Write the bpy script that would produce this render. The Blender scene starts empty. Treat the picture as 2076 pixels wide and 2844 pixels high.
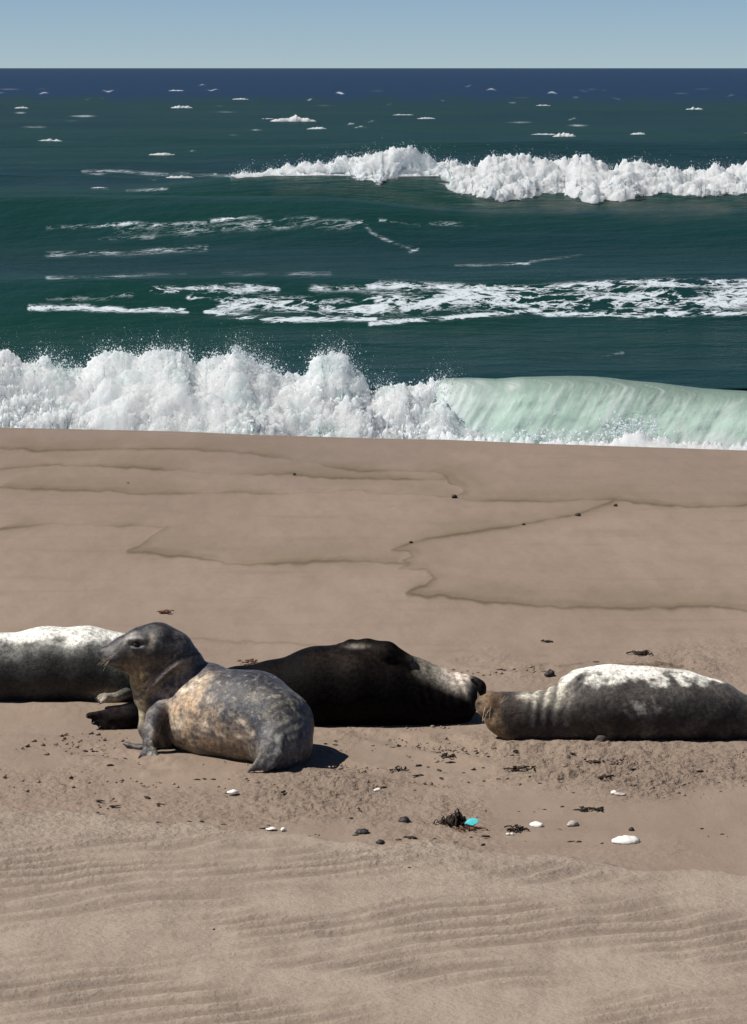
import bpy, math, random
import numpy as np
from mathutils import Vector

random.seed(7)
RNG = np.random.default_rng(11)
scene = bpy.context.scene
COL = scene.collection

# ------------------------------------------------------------------ camera, sky, sun, exposure
EYE = 3.67                      # camera height above the sand at the seals
F = 7917.0                      # focal length in photograph pixels (2076 wide)
CX, CY, HORIZON = 1038.0, 1422.0, 188.0
PITCH = math.atan((CY - HORIZON) / F)
cam_data = bpy.data.cameras.new('camera')
cam = bpy.data.objects.new('camera', cam_data)
COL.objects.link(cam)
cam_data.sensor_fit = 'HORIZONTAL'
cam_data.sensor_width = 36.0
cam_data.lens = 36.0 * F / 2076.0
cam_data.clip_start = 0.1
cam_data.clip_end = 60000.0
cam.location = (0, 0, EYE)
cam.rotation_euler = (math.pi / 2 - PITCH, 0, 0)
scene.camera = cam

SUN_EL = math.radians(53)
SUN_BACK = math.radians(-4)     # sun stands to the left, a touch on the camera's side
SUN = Vector((-math.cos(SUN_EL) * math.cos(SUN_BACK), math.cos(SUN_EL) * math.sin(SUN_BACK), math.sin(SUN_EL)))
world = bpy.data.worlds.new('World')
scene.world = world
world.use_nodes = True
wn = world.node_tree.nodes
bg = wn['Background']
sky = wn.new('ShaderNodeTexSky')
sky.sky_type = 'NISHITA'
sky.sun_disc = False
sky.sun_elevation = SUN_EL
sky.sun_rotation = math.radians(270) + SUN_BACK
sky.air_density = 0.45
sky.dust_density = 0.0
sky.ozone_density = 4.0
bg.inputs['Strength'].default_value = 0.065
world.node_tree.links.new(sky.outputs['Color'], bg.inputs['Color'])
sun_data = bpy.data.lights.new('sun', 'SUN')
sun_data.energy = 5.0
sun_data.angle = math.radians(0.53)
sun_data.color = (1.0, 0.96, 0.90)
sun = bpy.data.objects.new('sun', sun_data)
COL.objects.link(sun)
sun.location = (-20, 5, 25)
sun.rotation_euler = (-SUN).to_track_quat('-Z', 'Y').to_euler()
scene.view_settings.view_transform = 'Standard'
scene.view_settings.look = 'None'
scene.view_settings.exposure = 0.2
scene.view_settings.gamma = 1.0

# ------------------------------------------------------------------ helpers
CP, SP = math.cos(PITCH), math.sin(PITCH)


def ray(px, py):
    u = (np.asarray(px, float) - CX) / F
    v = (CY - np.asarray(py, float)) / F
    return u, CP + v * SP, -SP + v * CP


def at(px, py, y):
    """point of the place seen at photograph pixel px,py and standing y metres away"""
    dx, dy, dz = ray(px, py)
    t = np.asarray(y, float) / dy
    return np.stack(np.broadcast_arrays(dx * t, np.asarray(y, float), EYE + dz * t), -1)


def on_plane(px, py, z=0.0):
    dx, dy, dz = ray(px, py)
    t = (z - EYE) / dz
    return np.stack(np.broadcast_arrays(dx * t, dy * t, np.asarray(z, float)), -1)


def to_px(P):
    x, y, z = P[..., 0], P[..., 1], P[..., 2] - EYE
    dep = y * CP - z * SP
    up = y * SP + z * CP
    return CX + F * x / dep, CY - F * up / dep


_perm = np.random.default_rng(5).permutation(256)
_perm = np.concatenate([_perm, _perm, _perm])
_g = np.random.default_rng(6).normal(size=(256, 3))
_g /= np.linalg.norm(_g, axis=1)[:, None]


def perlin(P):
    P = np.asarray(P, float)
    i = np.floor(P).astype(np.int64)
    f = P - i
    w = f * f * f * (f * (f * 6 - 15) + 10)
    i &= 255
    out = 0.0
    for dx in (0, 1):
        for dy in (0, 1):
            for dz in (0, 1):
                h = _perm[_perm[_perm[i[..., 0] + dx] + i[..., 1] + dy] + i[..., 2] + dz]
                g = _g[h]
                d = g[..., 0] * (f[..., 0] - dx) + g[..., 1] * (f[..., 1] - dy) + g[..., 2] * (f[..., 2] - dz)
                wx = w[..., 0] if dx else 1 - w[..., 0]
                wy = w[..., 1] if dy else 1 - w[..., 1]
                wz = w[..., 2] if dz else 1 - w[..., 2]
                out = out + d * wx * wy * wz
    return out * 1.6


def fbm(P, octaves=4, gain=0.5, billow=False):
    out, a, s = 0.0, 1.0, 1.0
    for k in range(octaves):
        n = perlin(P * s + 17.3 * k)
        out = out + a * (np.abs(n) * 2 - 0.6 if billow else n)
        a *= gain
        s *= 2.03
    return out


def sstep(a, b, x):
    t = np.clip((x - a) / (b - a), 0, 1)
    return t * t * (3 - 2 * t)


def mesh_np(name, V, faces, smooth=True):
    V = np.ascontiguousarray(V, np.float32).reshape(-1, 3)
    faces = np.ascontiguousarray(faces, np.int32)
    me = bpy.data.meshes.new(name)
    n, k = faces.shape
    me.vertices.add(len(V))
    me.vertices.foreach_set('co', V.ravel())
    me.loops.add(n * k)
    me.loops.foreach_set('vertex_index', faces.ravel())
    me.polygons.add(n)
    me.polygons.foreach_set('loop_start', np.arange(0, n * k, k, dtype=np.int32))
    me.polygons.foreach_set('use_smooth', np.full(n, smooth))
    me.update(calc_edges=True)
    return me


def attr_f(me, name, a):
    at_ = me.attributes.new(name, 'FLOAT', 'POINT')
    at_.data.foreach_set('value', np.ascontiguousarray(a, np.float32).ravel())


def attr_c(me, name, c):
    at_ = me.attributes.new(name, 'FLOAT_COLOR', 'POINT')
    c4 = np.ones((len(c), 4), np.float32)
    c4[:, :3] = c
    at_.data.foreach_set('color', c4.ravel())


def obj(name, me, mat_=None, parent=None, loc=None):
    o = bpy.data.objects.new(name, me)
    COL.objects.link(o)
    if mat_ is not None and me is not None:
        me.materials.clear()
        me.materials.append(mat_)
    if loc is not None:
        o.location = loc
    if parent is not None:
        o.parent = parent
    return o


def tag(o, label=None, cat=None, group=None, kind=None):
    if label:
        o['label'] = label
    if cat:
        o['category'] = cat
    if group:
        o['group'] = group
    if kind:
        o['kind'] = kind
    return o


def grid_faces(nr, nc):
    i = np.arange((nr - 1) * nc).reshape(nr - 1, nc)[:, :-1].ravel()
    return np.stack([i, i + 1, i + nc + 1, i + nc], 1)


def polydist(P, line, sx=1.0, sy=1.0):
    """distance of the points P (n,2) to a polyline, axes weighted"""
    best = np.full(len(P), 1e9)
    L = np.asarray(line, float)
    for a, b in zip(L[:-1], L[1:]):
        ax, ay = a[0] * sx, a[1] * sy
        bx, by = b[0] * sx - ax, b[1] * sy - ay
        px, py = P[:, 0] * sx - ax, P[:, 1] * sy - ay
        t = np.clip((px * bx + py * by) / (bx * bx + by * by + 1e-12), 0, 1)
        best = np.minimum(best, np.hypot(px - t * bx, py - t * by))
    return best


# ------------------------------------------------------------------ material helpers
class NT:
    def __init__(self, name):
        self.m = bpy.data.materials.new(name)
        self.m.use_nodes = True
        self.t = self.m.node_tree
        self.n = self.t.nodes
        self.b = self.n['Principled BSDF']
        self.out = self.n['Material Output']

    def new(self, kind, **kw):
        x = self.n.new(kind)
        for k, v in kw.items():
            setattr(x, k, v)
        return x

    def link(self, a, b):
        self.t.links.new(a, b)

    def coord(self):
        g = self.new('ShaderNodeNewGeometry')
        return g.outputs['Position']

    def noise(self, vec, scale, detail=4, rough=0.55, stretch=None):
        if stretch:
            mp = self.new('ShaderNodeMapping')
            mp.inputs['Scale'].default_value = stretch
            self.link(vec, mp.inputs['Vector'])
            vec = mp.outputs['Vector']
        x = self.new('ShaderNodeTexNoise')
        x.inputs['Scale'].default_value = scale
        x.inputs['Detail'].default_value = detail
        x.inputs['Roughness'].default_value = rough
        self.link(vec, x.inputs['Vector'])
        return x.outputs['Fac']

    def ramp(self, fac, lo, hi, a=0.0, b=1.0):
        x = self.new('ShaderNodeMapRange')
        x.interpolation_type = 'SMOOTHSTEP'
        self.link(fac, x.inputs['Value'])
        for s, v in zip(('From Min', 'From Max', 'To Min', 'To Max'), (lo, hi, a, b)):
            if isinstance(v, (int, float)):
                x.inputs[s].default_value = v
            else:
                self.link(v, x.inputs[s])
        return x.outputs['Result']

    def math(self, op, a, b=None):
        x = self.new('ShaderNodeMath', operation=op)
        for i, v in enumerate((a, b)):
            if v is None:
                continue
            if isinstance(v, (int, float)):
                x.inputs[i].default_value = v
            else:
                self.link(v, x.inputs[i])
        return x.outputs[0]

    def mix(self, fac, a, b, blend='MIX'):
        x = self.new('ShaderNodeMix', data_type='RGBA', blend_type=blend)
        for i, v in ((0, fac), (6, a), (7, b)):
            if isinstance(v, (int, float)):
                x.inputs[i].default_value = v
            elif isinstance(v, tuple):
                x.inputs[i].default_value = (*v, 1) if len(v) == 3 else v
            else:
                self.link(v, x.inputs[i])
        return x.outputs[2]

    def attr(self, name):
        x = self.new('ShaderNodeAttribute', attribute_name=name)
        return x

    def bump(self, h, strength, dist, normal=None):
        x = self.new('ShaderNodeBump')
        x.inputs['Strength'].default_value = strength
        x.inputs['Distance'].default_value = dist
        self.link(h, x.inputs['Height'])
        if normal is not None:
            self.link(normal, x.inputs['Normal'])
        return x.outputs['Normal']

    def set(self, **kw):
        for k, v in kw.items():
            s = self.b.inputs[k.replace('_', ' ')]
            if isinstance(v, (int, float)):
                s.default_value = v
            elif isinstance(v, tuple):
                s.default_value = (*v, 1) if len(v) == 3 else v
            else:
                self.link(v, s)


def mat_sand():
    n = NT('sand')
    p = n.coord()
    dry = n.attr('dry').outputs['Fac']
    film = n.attr('film').outputs['Fac']
    line = n.attr('line').outputs['Fac']
    damp = n.attr('damp').outputs['Fac']
    big = n.noise(p, 0.55, 4, stretch=(1, 0.35, 1))
    mid = n.noise(p, 5.0, 5, stretch=(1, 0.3, 1))
    fine = n.noise(p, 160, 3, 0.7)
    grain = n.noise(p, 520, 2, 0.8)
    c = n.mix(n.ramp(big, 0.3, 0.7), (0.240, 0.180, 0.136), (0.280, 0.211, 0.160))
    c = n.mix(damp, c, (0.178, 0.137, 0.113))
    c = n.mix(dry, c, (0.325, 0.260, 0.205))
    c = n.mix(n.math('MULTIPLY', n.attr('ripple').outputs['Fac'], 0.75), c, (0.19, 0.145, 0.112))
    c = n.mix(n.math('MULTIPLY', film, 0.85), c, (0.13, 0.098, 0.052))
    c = n.mix(n.math('MULTIPLY', line, 0.85), c, (0.085, 0.060, 0.032))
    stv = n.noise(p, 3.4, 4, 0.6, stretch=(0.22, 1, 1))
    c = n.mix(n.ramp(mid, 0.35, 0.75, 0.0, 0.28), c, (0.165, 0.122, 0.092))
    c = n.mix(n.ramp(stv, 0.5, 0.75, 0.0, 0.3), c, (0.155, 0.12, 0.097))
    c = n.mix(n.ramp(fine, 0.56, 0.8, 0.0, 0.5), c, (0.13, 0.095, 0.07))
    spk = n.noise(p, 70, 3, 0.7)
    c = n.mix(n.ramp(spk, 0.52, 0.75, 0.0, 0.45), c, (0.12, 0.09, 0.068))
    c = n.mix(n.ramp(grain, 0.6, 0.8, 0.0, 0.3), c, (0.6, 0.52, 0.42))
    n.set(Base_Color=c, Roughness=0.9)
    n.b.inputs['Specular IOR Level'].default_value = 0.2
    b = n.bump(fine, 0.45, 0.006)
    b = n.bump(mid, 0.3, 0.02, b)
    rgh = n.attr('rough').outputs['Fac']
    tread = n.noise(p, 34, 4, 0.6, stretch=(0.8, 1, 1))
    b = n.bump(n.math('MULTIPLY', n.math('MULTIPLY', tread, rgh), 1.0), 0.9, 0.05, b)
    n.link(b, n.b.inputs['Normal'])
    return n.m


def mat_sea():
    n = NT('sea_water')
    p = n.coord()
    foam = n.attr('foam').outputs['Fac']
    turb = n.attr('turbid').outputs['Fac']
    deep = n.attr('deep').outputs['Fac']
    big = n.noise(p, 0.055, 3, stretch=(0.5, 1, 1))
    mid = n.noise(p, 0.5, 4, stretch=(0.4, 1, 1))
    c = n.mix(n.ramp(big, 0.38, 0.62), (0.006, 0.034, 0.027), (0.006, 0.028, 0.030))
    c = n.mix(n.ramp(mid, 0.45, 0.75, 0, 0.5), c, (0.011, 0.038, 0.046))
    c = n.mix(deep, c, (0.004, 0.024, 0.058))
    c = n.mix(n.math('MULTIPLY', turb, 0.25), c, (0.13, 0.125, 0.105))
    # lace of old foam floating on the water: warped, drawn out along the shore
    w1 = n.noise(p, 0.9, 3, stretch=(0.35, 1, 1))
    vm = n.new('ShaderNodeVectorMath', operation='SCALE')
    cmb = n.new('ShaderNodeCombineXYZ')
    n.link(w1, cmb.inputs[0]); n.link(w1, cmb.inputs[1])
    n.link(cmb.outputs[0], vm.inputs[0]); vm.inputs['Scale'].default_value = 1.8
    ad = n.new('ShaderNodeVectorMath', operation='ADD')
    n.link(p, ad.inputs[0]); n.link(vm.outputs[0], ad.inputs[1])
    lace = n.noise(ad.outputs[0], 0.9, 6, 0.66, stretch=(0.62, 1.0, 1))
    lace2 = n.noise(ad.outputs[0], 2.6, 5, 0.65, stretch=(0.6, 1.0, 1))
    ridge = n.math('ABSOLUTE', n.math('SUBTRACT', lace, 0.5))
    ridge2 = n.math('ABSOLUTE', n.math('SUBTRACT', lace2, 0.5))
    r = n.math('MINIMUM', ridge, n.math('MULTIPLY', ridge2, 1.1))
    thr = n.math('MULTIPLY', foam, 0.058)
    fm = n.ramp(n.math('SUBTRACT', thr, r), -0.012, 0.035)
    fm = n.math('MULTIPLY', fm, n.ramp(foam, 0.05, 0.6, 0.0, 1.0))
    c = n.mix(n.math('MULTIPLY', fm, 0.8), c, (0.62, 0.68, 0.72))
    d = n.noise(p, 1.1, 5, 0.6, stretch=(0.5, 1, 1))
    d2 = n.noise(p, 5.0, 4, 0.6, stretch=(0.6, 1, 1))
    b = n.bump(d, 0.6, 0.35)
    b = n.bump(d2, 0.25, 0.06, b)
    # a wind-roughened surface mirrors far less at a glancing view than still water
    df = n.new('ShaderNodeBsdfDiffuse'); gl = n.new('ShaderNodeBsdfGlossy'); fr = n.new('ShaderNodeFresnel')
    fr.inputs['IOR'].default_value = 1.33
    gl.inputs['Roughness'].default_value = 0.26
    for x in (df, gl, fr):
        n.link(b, x.inputs['Normal'])
    n.link(c, df.inputs['Color'])
    k = n.math('MULTIPLY', n.math('MULTIPLY', fr.outputs[0], 0.30), n.ramp(fm, 0, 1, 1, 0.1))
    mx = n.new('ShaderNodeMixShader')
    n.link(k, mx.inputs[0]); n.link(df.outputs[0], mx.inputs[1]); n.link(gl.outputs[0], mx.inputs[2])
    n.link(mx.outputs[0], n.out.inputs['Surface'])
    return n.m


def mat_foam(name, tint):
    n = NT(name)
    p = n.coord()
    a = n.noise(p, 2.2, 5, 0.6)
    c = n.mix(n.ramp(a, 0.42, 0.72, 0, 0.75), (0.94, 0.98, 1.0), tint)
    d = n.noise(p, 11, 5, 0.6)
    n.set(Base_Color=c, Roughness=0.8)
    n.b.inputs['Specular IOR Level'].default_value = 0.2
    n.b.inputs['Subsurface Weight'].default_value = 1.0
    n.b.inputs['Subsurface Radius'].default_value = (1.0, 1.0, 1.0)
    n.b.inputs['Subsurface Scale'].default_value = 0.3
    n.link(n.bump(d, 0.35, 0.05), n.b.inputs['Normal'])
    tr = n.new('ShaderNodeBsdfTranslucent')
    n.link(c, tr.inputs['Color'])
    mx = n.new('ShaderNodeMixShader')
    mx.inputs[0].default_value = 0.52
    n.link(n.b.outputs[0], mx.inputs[1])
    n.link(tr.outputs[0], mx.inputs[2])
    n.link(mx.outputs[0], n.out.inputs['Surface'])
    return n.m


def mat_face():
    n = NT('aerated_green_water')
    p = n.coord()
    aer = n.attr('aer').outputs['Fac']
    st = n.attr('streak').outputs['Fac']
    a = n.noise(p, 3.0, 5, 0.6)
    c = n.mix(n.ramp(a, 0.35, 0.7), (0.60, 0.80, 0.68), (0.70, 0.88, 0.77))
    c = n.mix(aer, (0.28, 0.38, 0.32), c)
    c = n.mix(st, c, (0.86, 0.92, 0.90))
    n.set(Base_Color=c, IOR=1.33, Roughness=0.16)
    n.b.inputs['Specular IOR Level'].default_value = 0.35
    d = n.noise(p, 7, 5, 0.6)
    n.link(n.bump(d, 0.4, 0.05), n.b.inputs['Normal'])
    tr = n.new('ShaderNodeBsdfTranslucent')
    n.link(c, tr.inputs['Color'])
    mx = n.new('ShaderNodeMixShader')
    mx.inputs[0].default_value = 0.4
    n.link(n.b.outputs[0], mx.inputs[1])
    n.link(tr.outputs[0], mx.inputs[2])
    n.link(mx.outputs[0], n.out.inputs['Surface'])
    return n.m


def mat_fur(name, rough, spec, sheen=0.0):
    n = NT(name)
    p = n.coord()
    col = n.attr('col').outputs['Color']
    mot = n.noise(p, 42, 4, 0.65)
    fine = n.noise(p, 190, 3, 0.7)
    mm = n.new('ShaderNodeMix', data_type='RGBA', blend_type='MULTIPLY')
    mm.inputs[0].default_value = 1.0
    n.link(col, mm.inputs[6])
    cr = n.new('ShaderNodeCombineColor')
    v = n.math('ADD', n.ramp(mot, 0.3, 0.7, 0.5, 1.45), n.ramp(fine, 0.3, 0.7, -0.25, 0.25))
    for k in range(3):
        n.link(v, cr.inputs[k])
    n.link(cr.outputs[0], mm.inputs[7])
    n.set(Base_Color=mm.outputs[2], Roughness=rough)
    n.b.inputs['Specular IOR Level'].default_value = spec
    n.b.inputs['Sheen Weight'].default_value = sheen
    n.b.inputs['Sheen Roughness'].default_value = 0.4
    b = n.bump(fine, 0.5, 0.006)
    b = n.bump(mot, 0.3, 0.014, b)
    n.link(b, n.b.inputs['Normal'])
    return n.m


def mat_plain(name, c0, c1, rough=0.6, scale=60, spec=0.3, bump=0.3):
    n = NT(name)
    tc = n.new('ShaderNodeTexCoord').outputs['Object']
    a = n.noise(tc, scale, 4, 0.6)
    n.set(Base_Color=n.mix(n.ramp(a, 0.3, 0.7), c0, c1), Roughness=rough)
    n.b.inputs['Specular IOR Level'].default_value = spec
    n.link(n.bump(a, bump, 0.004), n.b.inputs['Normal'])
    return n.m


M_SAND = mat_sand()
M_SEA = mat_sea()
M_FOAM = mat_foam('shore_foam', (0.80, 0.92, 0.90))
M_FOAM2 = mat_foam('offshore_foam', (0.80, 0.85, 0.88))
M_FACE = mat_face()
M_EYE = mat_plain('eye', (0.004, 0.004, 0.005), (0.006, 0.005, 0.005), 0.08, 20, 0.6, 0.0)
M_WHISKER = mat_plain('whisker', (0.55, 0.48, 0.36), (0.7, 0.6, 0.45), 0.5)
M_CLAW = mat_plain('claw', (0.02, 0.016, 0.014), (0.05, 0.04, 0.035), 0.4)
M_WEED = mat_plain('dry_seaweed', (0.012, 0.008, 0.006), (0.035, 0.022, 0.013), 0.75, 90)
M_WEED_BROWN = mat_plain('brown_seaweed', (0.10, 0.045, 0.022), (0.17, 0.085, 0.045), 0.7, 90)
M_STONE = mat_plain('dark_stone', (0.018, 0.015, 0.015), (0.05, 0.042, 0.04), 0.6, 70)
M_SHELL = mat_plain('white_shell', (0.72, 0.68, 0.60), (0.85, 0.82, 0.76), 0.45, 80)
M_SHELL_GREY = mat_plain('grey_shell', (0.28, 0.24, 0.21), (0.5, 0.45, 0.4), 0.5, 80)
M_TURQ = mat_plain('turquoise_plastic', (0.07, 0.50, 0.52), (0.11, 0.58, 0.60), 0.4, 40, 0.4, 0.05)

# ------------------------------------------------------------------ the beach
Z6 = lambda L: [(230 + x * 0.9746, 1180 + y * 0.9746) for x, y in L]
SWASH = [Z6(L) for L in (
    [(-260, 66), (-120, 74), (0, 72), (160, 70), (270, 70), (380, 76), (480, 82), (570, 97), (650, 104), (720, 120), (790, 130), (900, 128), (1000, 134), (1040, 148), (1050, 160), (1080, 180), (1090, 190), (1060, 205), (1090, 212), (1130, 218), (1230, 216), (1330, 220), (1430, 214), (1500, 213), (1560, 222), (1648, 232), (1760, 236), (1900, 230)],
    [(-240, 128), (-100, 116), (0, 120), (100, 122), (200, 128), (290, 132), (400, 142), (490, 138), (600, 140), (700, 148), (780, 150), (900, 152), (1030, 154)],
    [(-240, 182), (0, 190), (70, 192), (150, 200), (250, 198), (340, 198), (420, 192), (480, 196), (600, 192), (700, 188), (790, 182), (830, 192), (950, 196), (1060, 205)],
    [(1515, 213), (1500, 225), (1410, 255), (1260, 283), (1160, 300), (1030, 318), (980, 325), (930, 340), (880, 358), (930, 362), (940, 378), (915, 385), (930, 400), (900, 410), (975, 415), (1000, 440), (980, 460), (945, 470), (920, 485), (1000, 492), (1100, 500), (1200, 512), (1260, 518), (1400, 525), (1500, 524), (1648, 528), (1760, 520), (1900, 532)],
    [(-240, 300), (-100, 284), (0, 290), (80, 293), (150, 292), (240, 294), (215, 310), (190, 330), (160, 350), (125, 362), (200, 368), (250, 375), (330, 384), (400, 396), (460, 402), (560, 398), (650, 392), (750, 390), (870, 392), (930, 395)],
)]
SWASH_FAINT = [
    [(0, 1770), (230, 1768), (527, 1776), (680, 1782), (844, 1791), (1111, 1800), (1240, 1812), (1356, 1822), (1520, 1826)],
    [(1354, 1885), (1375, 1878), (1420, 1882), (1459, 1878), (1500, 1879)],
    [(1343, 1861), (1385, 1860)], [(1420, 1858), (1470, 1852), (1522, 1848)], [(1556, 1851), (1616, 1849)], [(1660, 1850), (1793, 1853), (1900, 1846)],
    [(1340, 1925), (1400, 1926), (1470, 1924)],
]
DRY_EDGE = [(-400, 2240), (100, 2256), (230, 2262), (330, 2266), (420, 2282), (475, 2296), (500, 2284), (550, 2284), (600, 2298), (700, 2308), (780, 2318), (850, 2322), (960, 2340), (1050, 2345), (1200, 2342), (1330, 2360), (1500, 2385), (1650, 2396), (1840, 2420), (2100, 2440), (2500, 2470)]


def ground(L):
    L = np.asarray(L, float)
    return on_plane(L[:, 0], L[:, 1], 0.0)[:, :2]


BERM = [(-900, 1172), (0, 1187), (230, 1192), (500, 1198), (700, 1207), (1000, 1216), (1240, 1221), (1500, 1232), (1836, 1243), (2076, 1251), (3000, 1276)]
BERM_G = ground(BERM)
# beyond the frame the edge runs on
BERM_X = np.concatenate([[-200], BERM_G[:, 0], [200]])
BERM_Y = np.concatenate([[BERM_G[0, 1] + 4], BERM_G[:, 1], [BERM_G[-1, 1] - 4]])
SEA_Z = -1.1


def sand_cols():
    a = np.linspace(-1.18, 1.18, 680)
    o = 1.18 * np.geomspace(1.01, 30, 46)
    return np.concatenate([-o[::-1], a, o])


def build_sand():
    cols = sand_cols()
    pys = np.concatenate([np.linspace(3600, 2900, 40)[:-1], np.linspace(2900, 1150, 780)])
    yr = on_plane(np.full(len(pys), CX), pys, 0.0)[:, 1]
    yr = np.concatenate([[-60, -30, -10, 0, 3, 5.5, 7], yr[yr > 7.2]])
    tail = np.array([0.04, 0.09, 0.16, 0.26, 0.4, 0.6, 0.9, 1.3, 1.9, 2.8, 4.2, 6.5, 10, 16, 30])
    half = 1038 / F * 1.02
    nr = len(yr)
    # rows follow the berm edge towards the sea
    R = (yr - yr[0]) / (yr[-1] - yr[0])
    X = cols[None, :] * (np.maximum(yr, 9.0)[:, None] * half)
    edge = np.interp(X, BERM_X, BERM_Y)
    blend = sstep(17.5, 26.5, yr)[:, None]
    ylast = yr[-1]
    Y = yr[:, None] + blend * (edge - ylast)
    Xt = np.repeat(X[-1:], len(tail), 0)
    Yt = Y[-1:] + tail[:, None]
    X = np.concatenate([X, Xt]); Y = np.concatenate([Y, Yt])
    V2 = np.stack([X.ravel(), Y.ravel()], 1)
    n = len(V2)
    P3 = np.stack([V2[:, 0], V2[:, 1], np.zeros(n)], 1)
    d_edge = V2[:, 1] - np.interp(V2[:, 0], BERM_X, BERM_Y)
    # attributes
    line = np.zeros(n); film = np.zeros(n); ridge = np.zeros(n)
    jit = fbm(P3 * np.array([6, 1.6, 1]), 4) * 0.012
    near = (V2[:, 1] > 9) & (np.abs(V2[:, 0]) < 9)
    ii = np.nonzero(near)[0]
    pn = V2[ii] + np.stack([jit[ii] * 2.0, jit[ii] * 7], 1)
    nz = fbm(np.stack([pn[:, 0] * 1.1, pn[:, 1] * 0.6, np.zeros(len(ii))], 1) + 3.3, 4)
    for L in SWASH:
        g = ground(L)
        d = polydist(pn, g, 1.0, 0.2)
        w = 0.0085 * (0.55 + 0.9 * sstep(-0.6, 0.5, nz))
        line[ii] = np.maximum(line[ii], np.exp(-(d / w) ** 2) * (0.35 + 0.65 * sstep(-0.45, 0.4, nz)))
        ridge[ii] = np.maximum(ridge[ii], np.exp(-(d / 0.02) ** 2))
        for off, wd, st in ((0.05, 0.05, 0.75), (0.16, 0.13, 0.42)):
            g2 = g + np.array([off, off * 2.2])
            d2 = polydist(pn, g2, 1.0, 0.22)
            film[ii] = np.maximum(film[ii], np.exp(-(d2 / wd) ** 2) * st * sstep(-0.8, 0.45, nz))
    for L in SWASH_FAINT:
        g = ground(L)
        d = polydist(pn, g, 1.0, 0.2)
        s = 0.45 if L[0][0] < 100 else 0.85
        line[ii] = np.maximum(line[ii], np.exp(-(d / 0.007) ** 2) * s * sstep(-0.6, 0.3, nz))
    gE = ground(DRY_EDGE)
    ye = np.interp(V2[:, 0], gE[:, 0], gE[:, 1])
    wig = fbm(P3 * np.array([3.0, 1, 1]) + 9, 4) * 0.10
    sdist = ye + wig - V2[:, 1]                 # >0 on the dry side, towards the camera
    dry = sstep(-0.02, 0.05, sdist)
    damp = sstep(22.5, 28.0, V2[:, 1]) * 0.55 * (0.8 + 0.4 * fbm(P3 * 0.5, 3))
    # relief
    z = np.zeros(n)
    z += 0.012 * fbm(P3 * np.array([0.25, 0.18, 1]), 3)
    trod = np.exp(-((V2[:, 1] - 14.3) / 1.15) ** 2) * (0.45 + 0.55 * sstep(-1.3, 0.4, V2[:, 0]))
    trod += 0.55 * np.exp(-((V2[:, 1] - 17.3) / 0.8) ** 2) * sstep(0.3, 1.2, V2[:, 0])
    trod = np.clip(trod, 0, 1)
    calm = fbm(P3 * np.array([0.9, 0.7, 1]) + 21, 3)
    tn = fbm(P3 * np.array([3.6, 4.6, 1]) + 2.2, 5, 0.5, billow=True)
    tn2 = fbm(P3 * np.array([9.0, 13.0, 1]) + 5.2, 4, 0.55)
    tn3 = fbm(P3 * np.array([24.0, 15.0, 1]) + 8.2, 3, 0.6)
    z += trod * (0.015 * tn + 0.017 * tn2 + 0.008 * tn3) * sstep(-0.4, 0.4, calm)
    z += 0.0018 * fbm(P3 * np.array([9, 6, 1]), 3)
    # wind ripples and the lip of the dry sand
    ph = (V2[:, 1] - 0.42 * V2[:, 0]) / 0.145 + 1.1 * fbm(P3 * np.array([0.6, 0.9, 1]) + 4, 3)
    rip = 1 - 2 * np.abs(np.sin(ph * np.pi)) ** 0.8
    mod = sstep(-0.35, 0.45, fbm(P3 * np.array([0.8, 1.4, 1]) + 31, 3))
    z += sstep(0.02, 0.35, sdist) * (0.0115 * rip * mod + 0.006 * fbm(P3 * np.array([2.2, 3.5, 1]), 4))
    z += 0.026 * sstep(-0.015, 0.10, sdist) * (0.6 + 0.5 * fbm(P3 * np.array([2.0, 1, 1]) + 8, 3))
    z += 0.004 * ridge
    # soft banks pressed up against the seals
    # furrows dragged by the seals
    for L in ([(1000, 2040), (1180, 2075), (1330, 2092), (1520, 2090)], [(880, 2120), (1060, 2150), (1260, 2180), (1480, 2170), (1700, 2150)], [(240, 2085), (340, 2105), (430, 2130)], [(1240, 2055), (1400, 2110), (1600, 2125), (1800, 2110)], [(1300, 1840), (1480, 1862), (1700, 1866), (1900, 1850)]):
        dL = polydist(V2 + np.stack([tn * 0.02, tn2 * 0.05], 1), ground(L))
        z += -0.018 * np.exp(-(dL / 0.07) ** 2) * (0.8 + 0.3 * tn2) + 0.008 * np.exp(-((dL - 0.14) / 0.06) ** 2) * (0.8 + 0.4 * tn2)
    for px, py, w, h in ((640, 2140, 0.5, 0.02), (900, 2035, 0.7, 0.025), (1560, 2068, 0.5, 0.03), (1850, 2068, 0.4, 0.022), (420, 2100, 0.3, 0.025), (200, 1955, 0.4, 0.03)):
        c = on_plane(px, py)
        z += h * np.exp(-((V2[:, 0] - c[0]) / w) ** 2 - ((V2[:, 1] - c[1] + 0.08 + 0.03 * tn) / 0.11) ** 2) * (0.8 + 0.2 * tn2)
    # the beach rises a little behind the camera and drops to the sea beyond the berm
    z += np.where(V2[:, 1] < 8, (8 - V2[:, 1]) * 0.02, 0)
    dd = np.maximum(d_edge, 0)
    z = z * (1 - sstep(-0.4, 0.1, d_edge)) - np.minimum(dd * 0.42 + 0.25 * dd * np.exp(-dd / 0.4) * 0, 2.6)
    V = np.stack([V2[:, 0], V2[:, 1], z], 1)
    me = mesh_np('sand', V, grid_faces(len(X), len(cols)))
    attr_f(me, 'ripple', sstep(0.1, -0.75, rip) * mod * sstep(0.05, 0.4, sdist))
    attr_f(me, 'rough', np.clip(trod * sstep(-0.5, 0.3, calm) + 0.25 * dry, 0, 1))
    attr_f(me, 'dry', dry); attr_f(me, 'film', film * (1 - dry)); attr_f(me, 'line', line); attr_f(me, 'damp', np.clip(damp, 0, 1))
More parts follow.
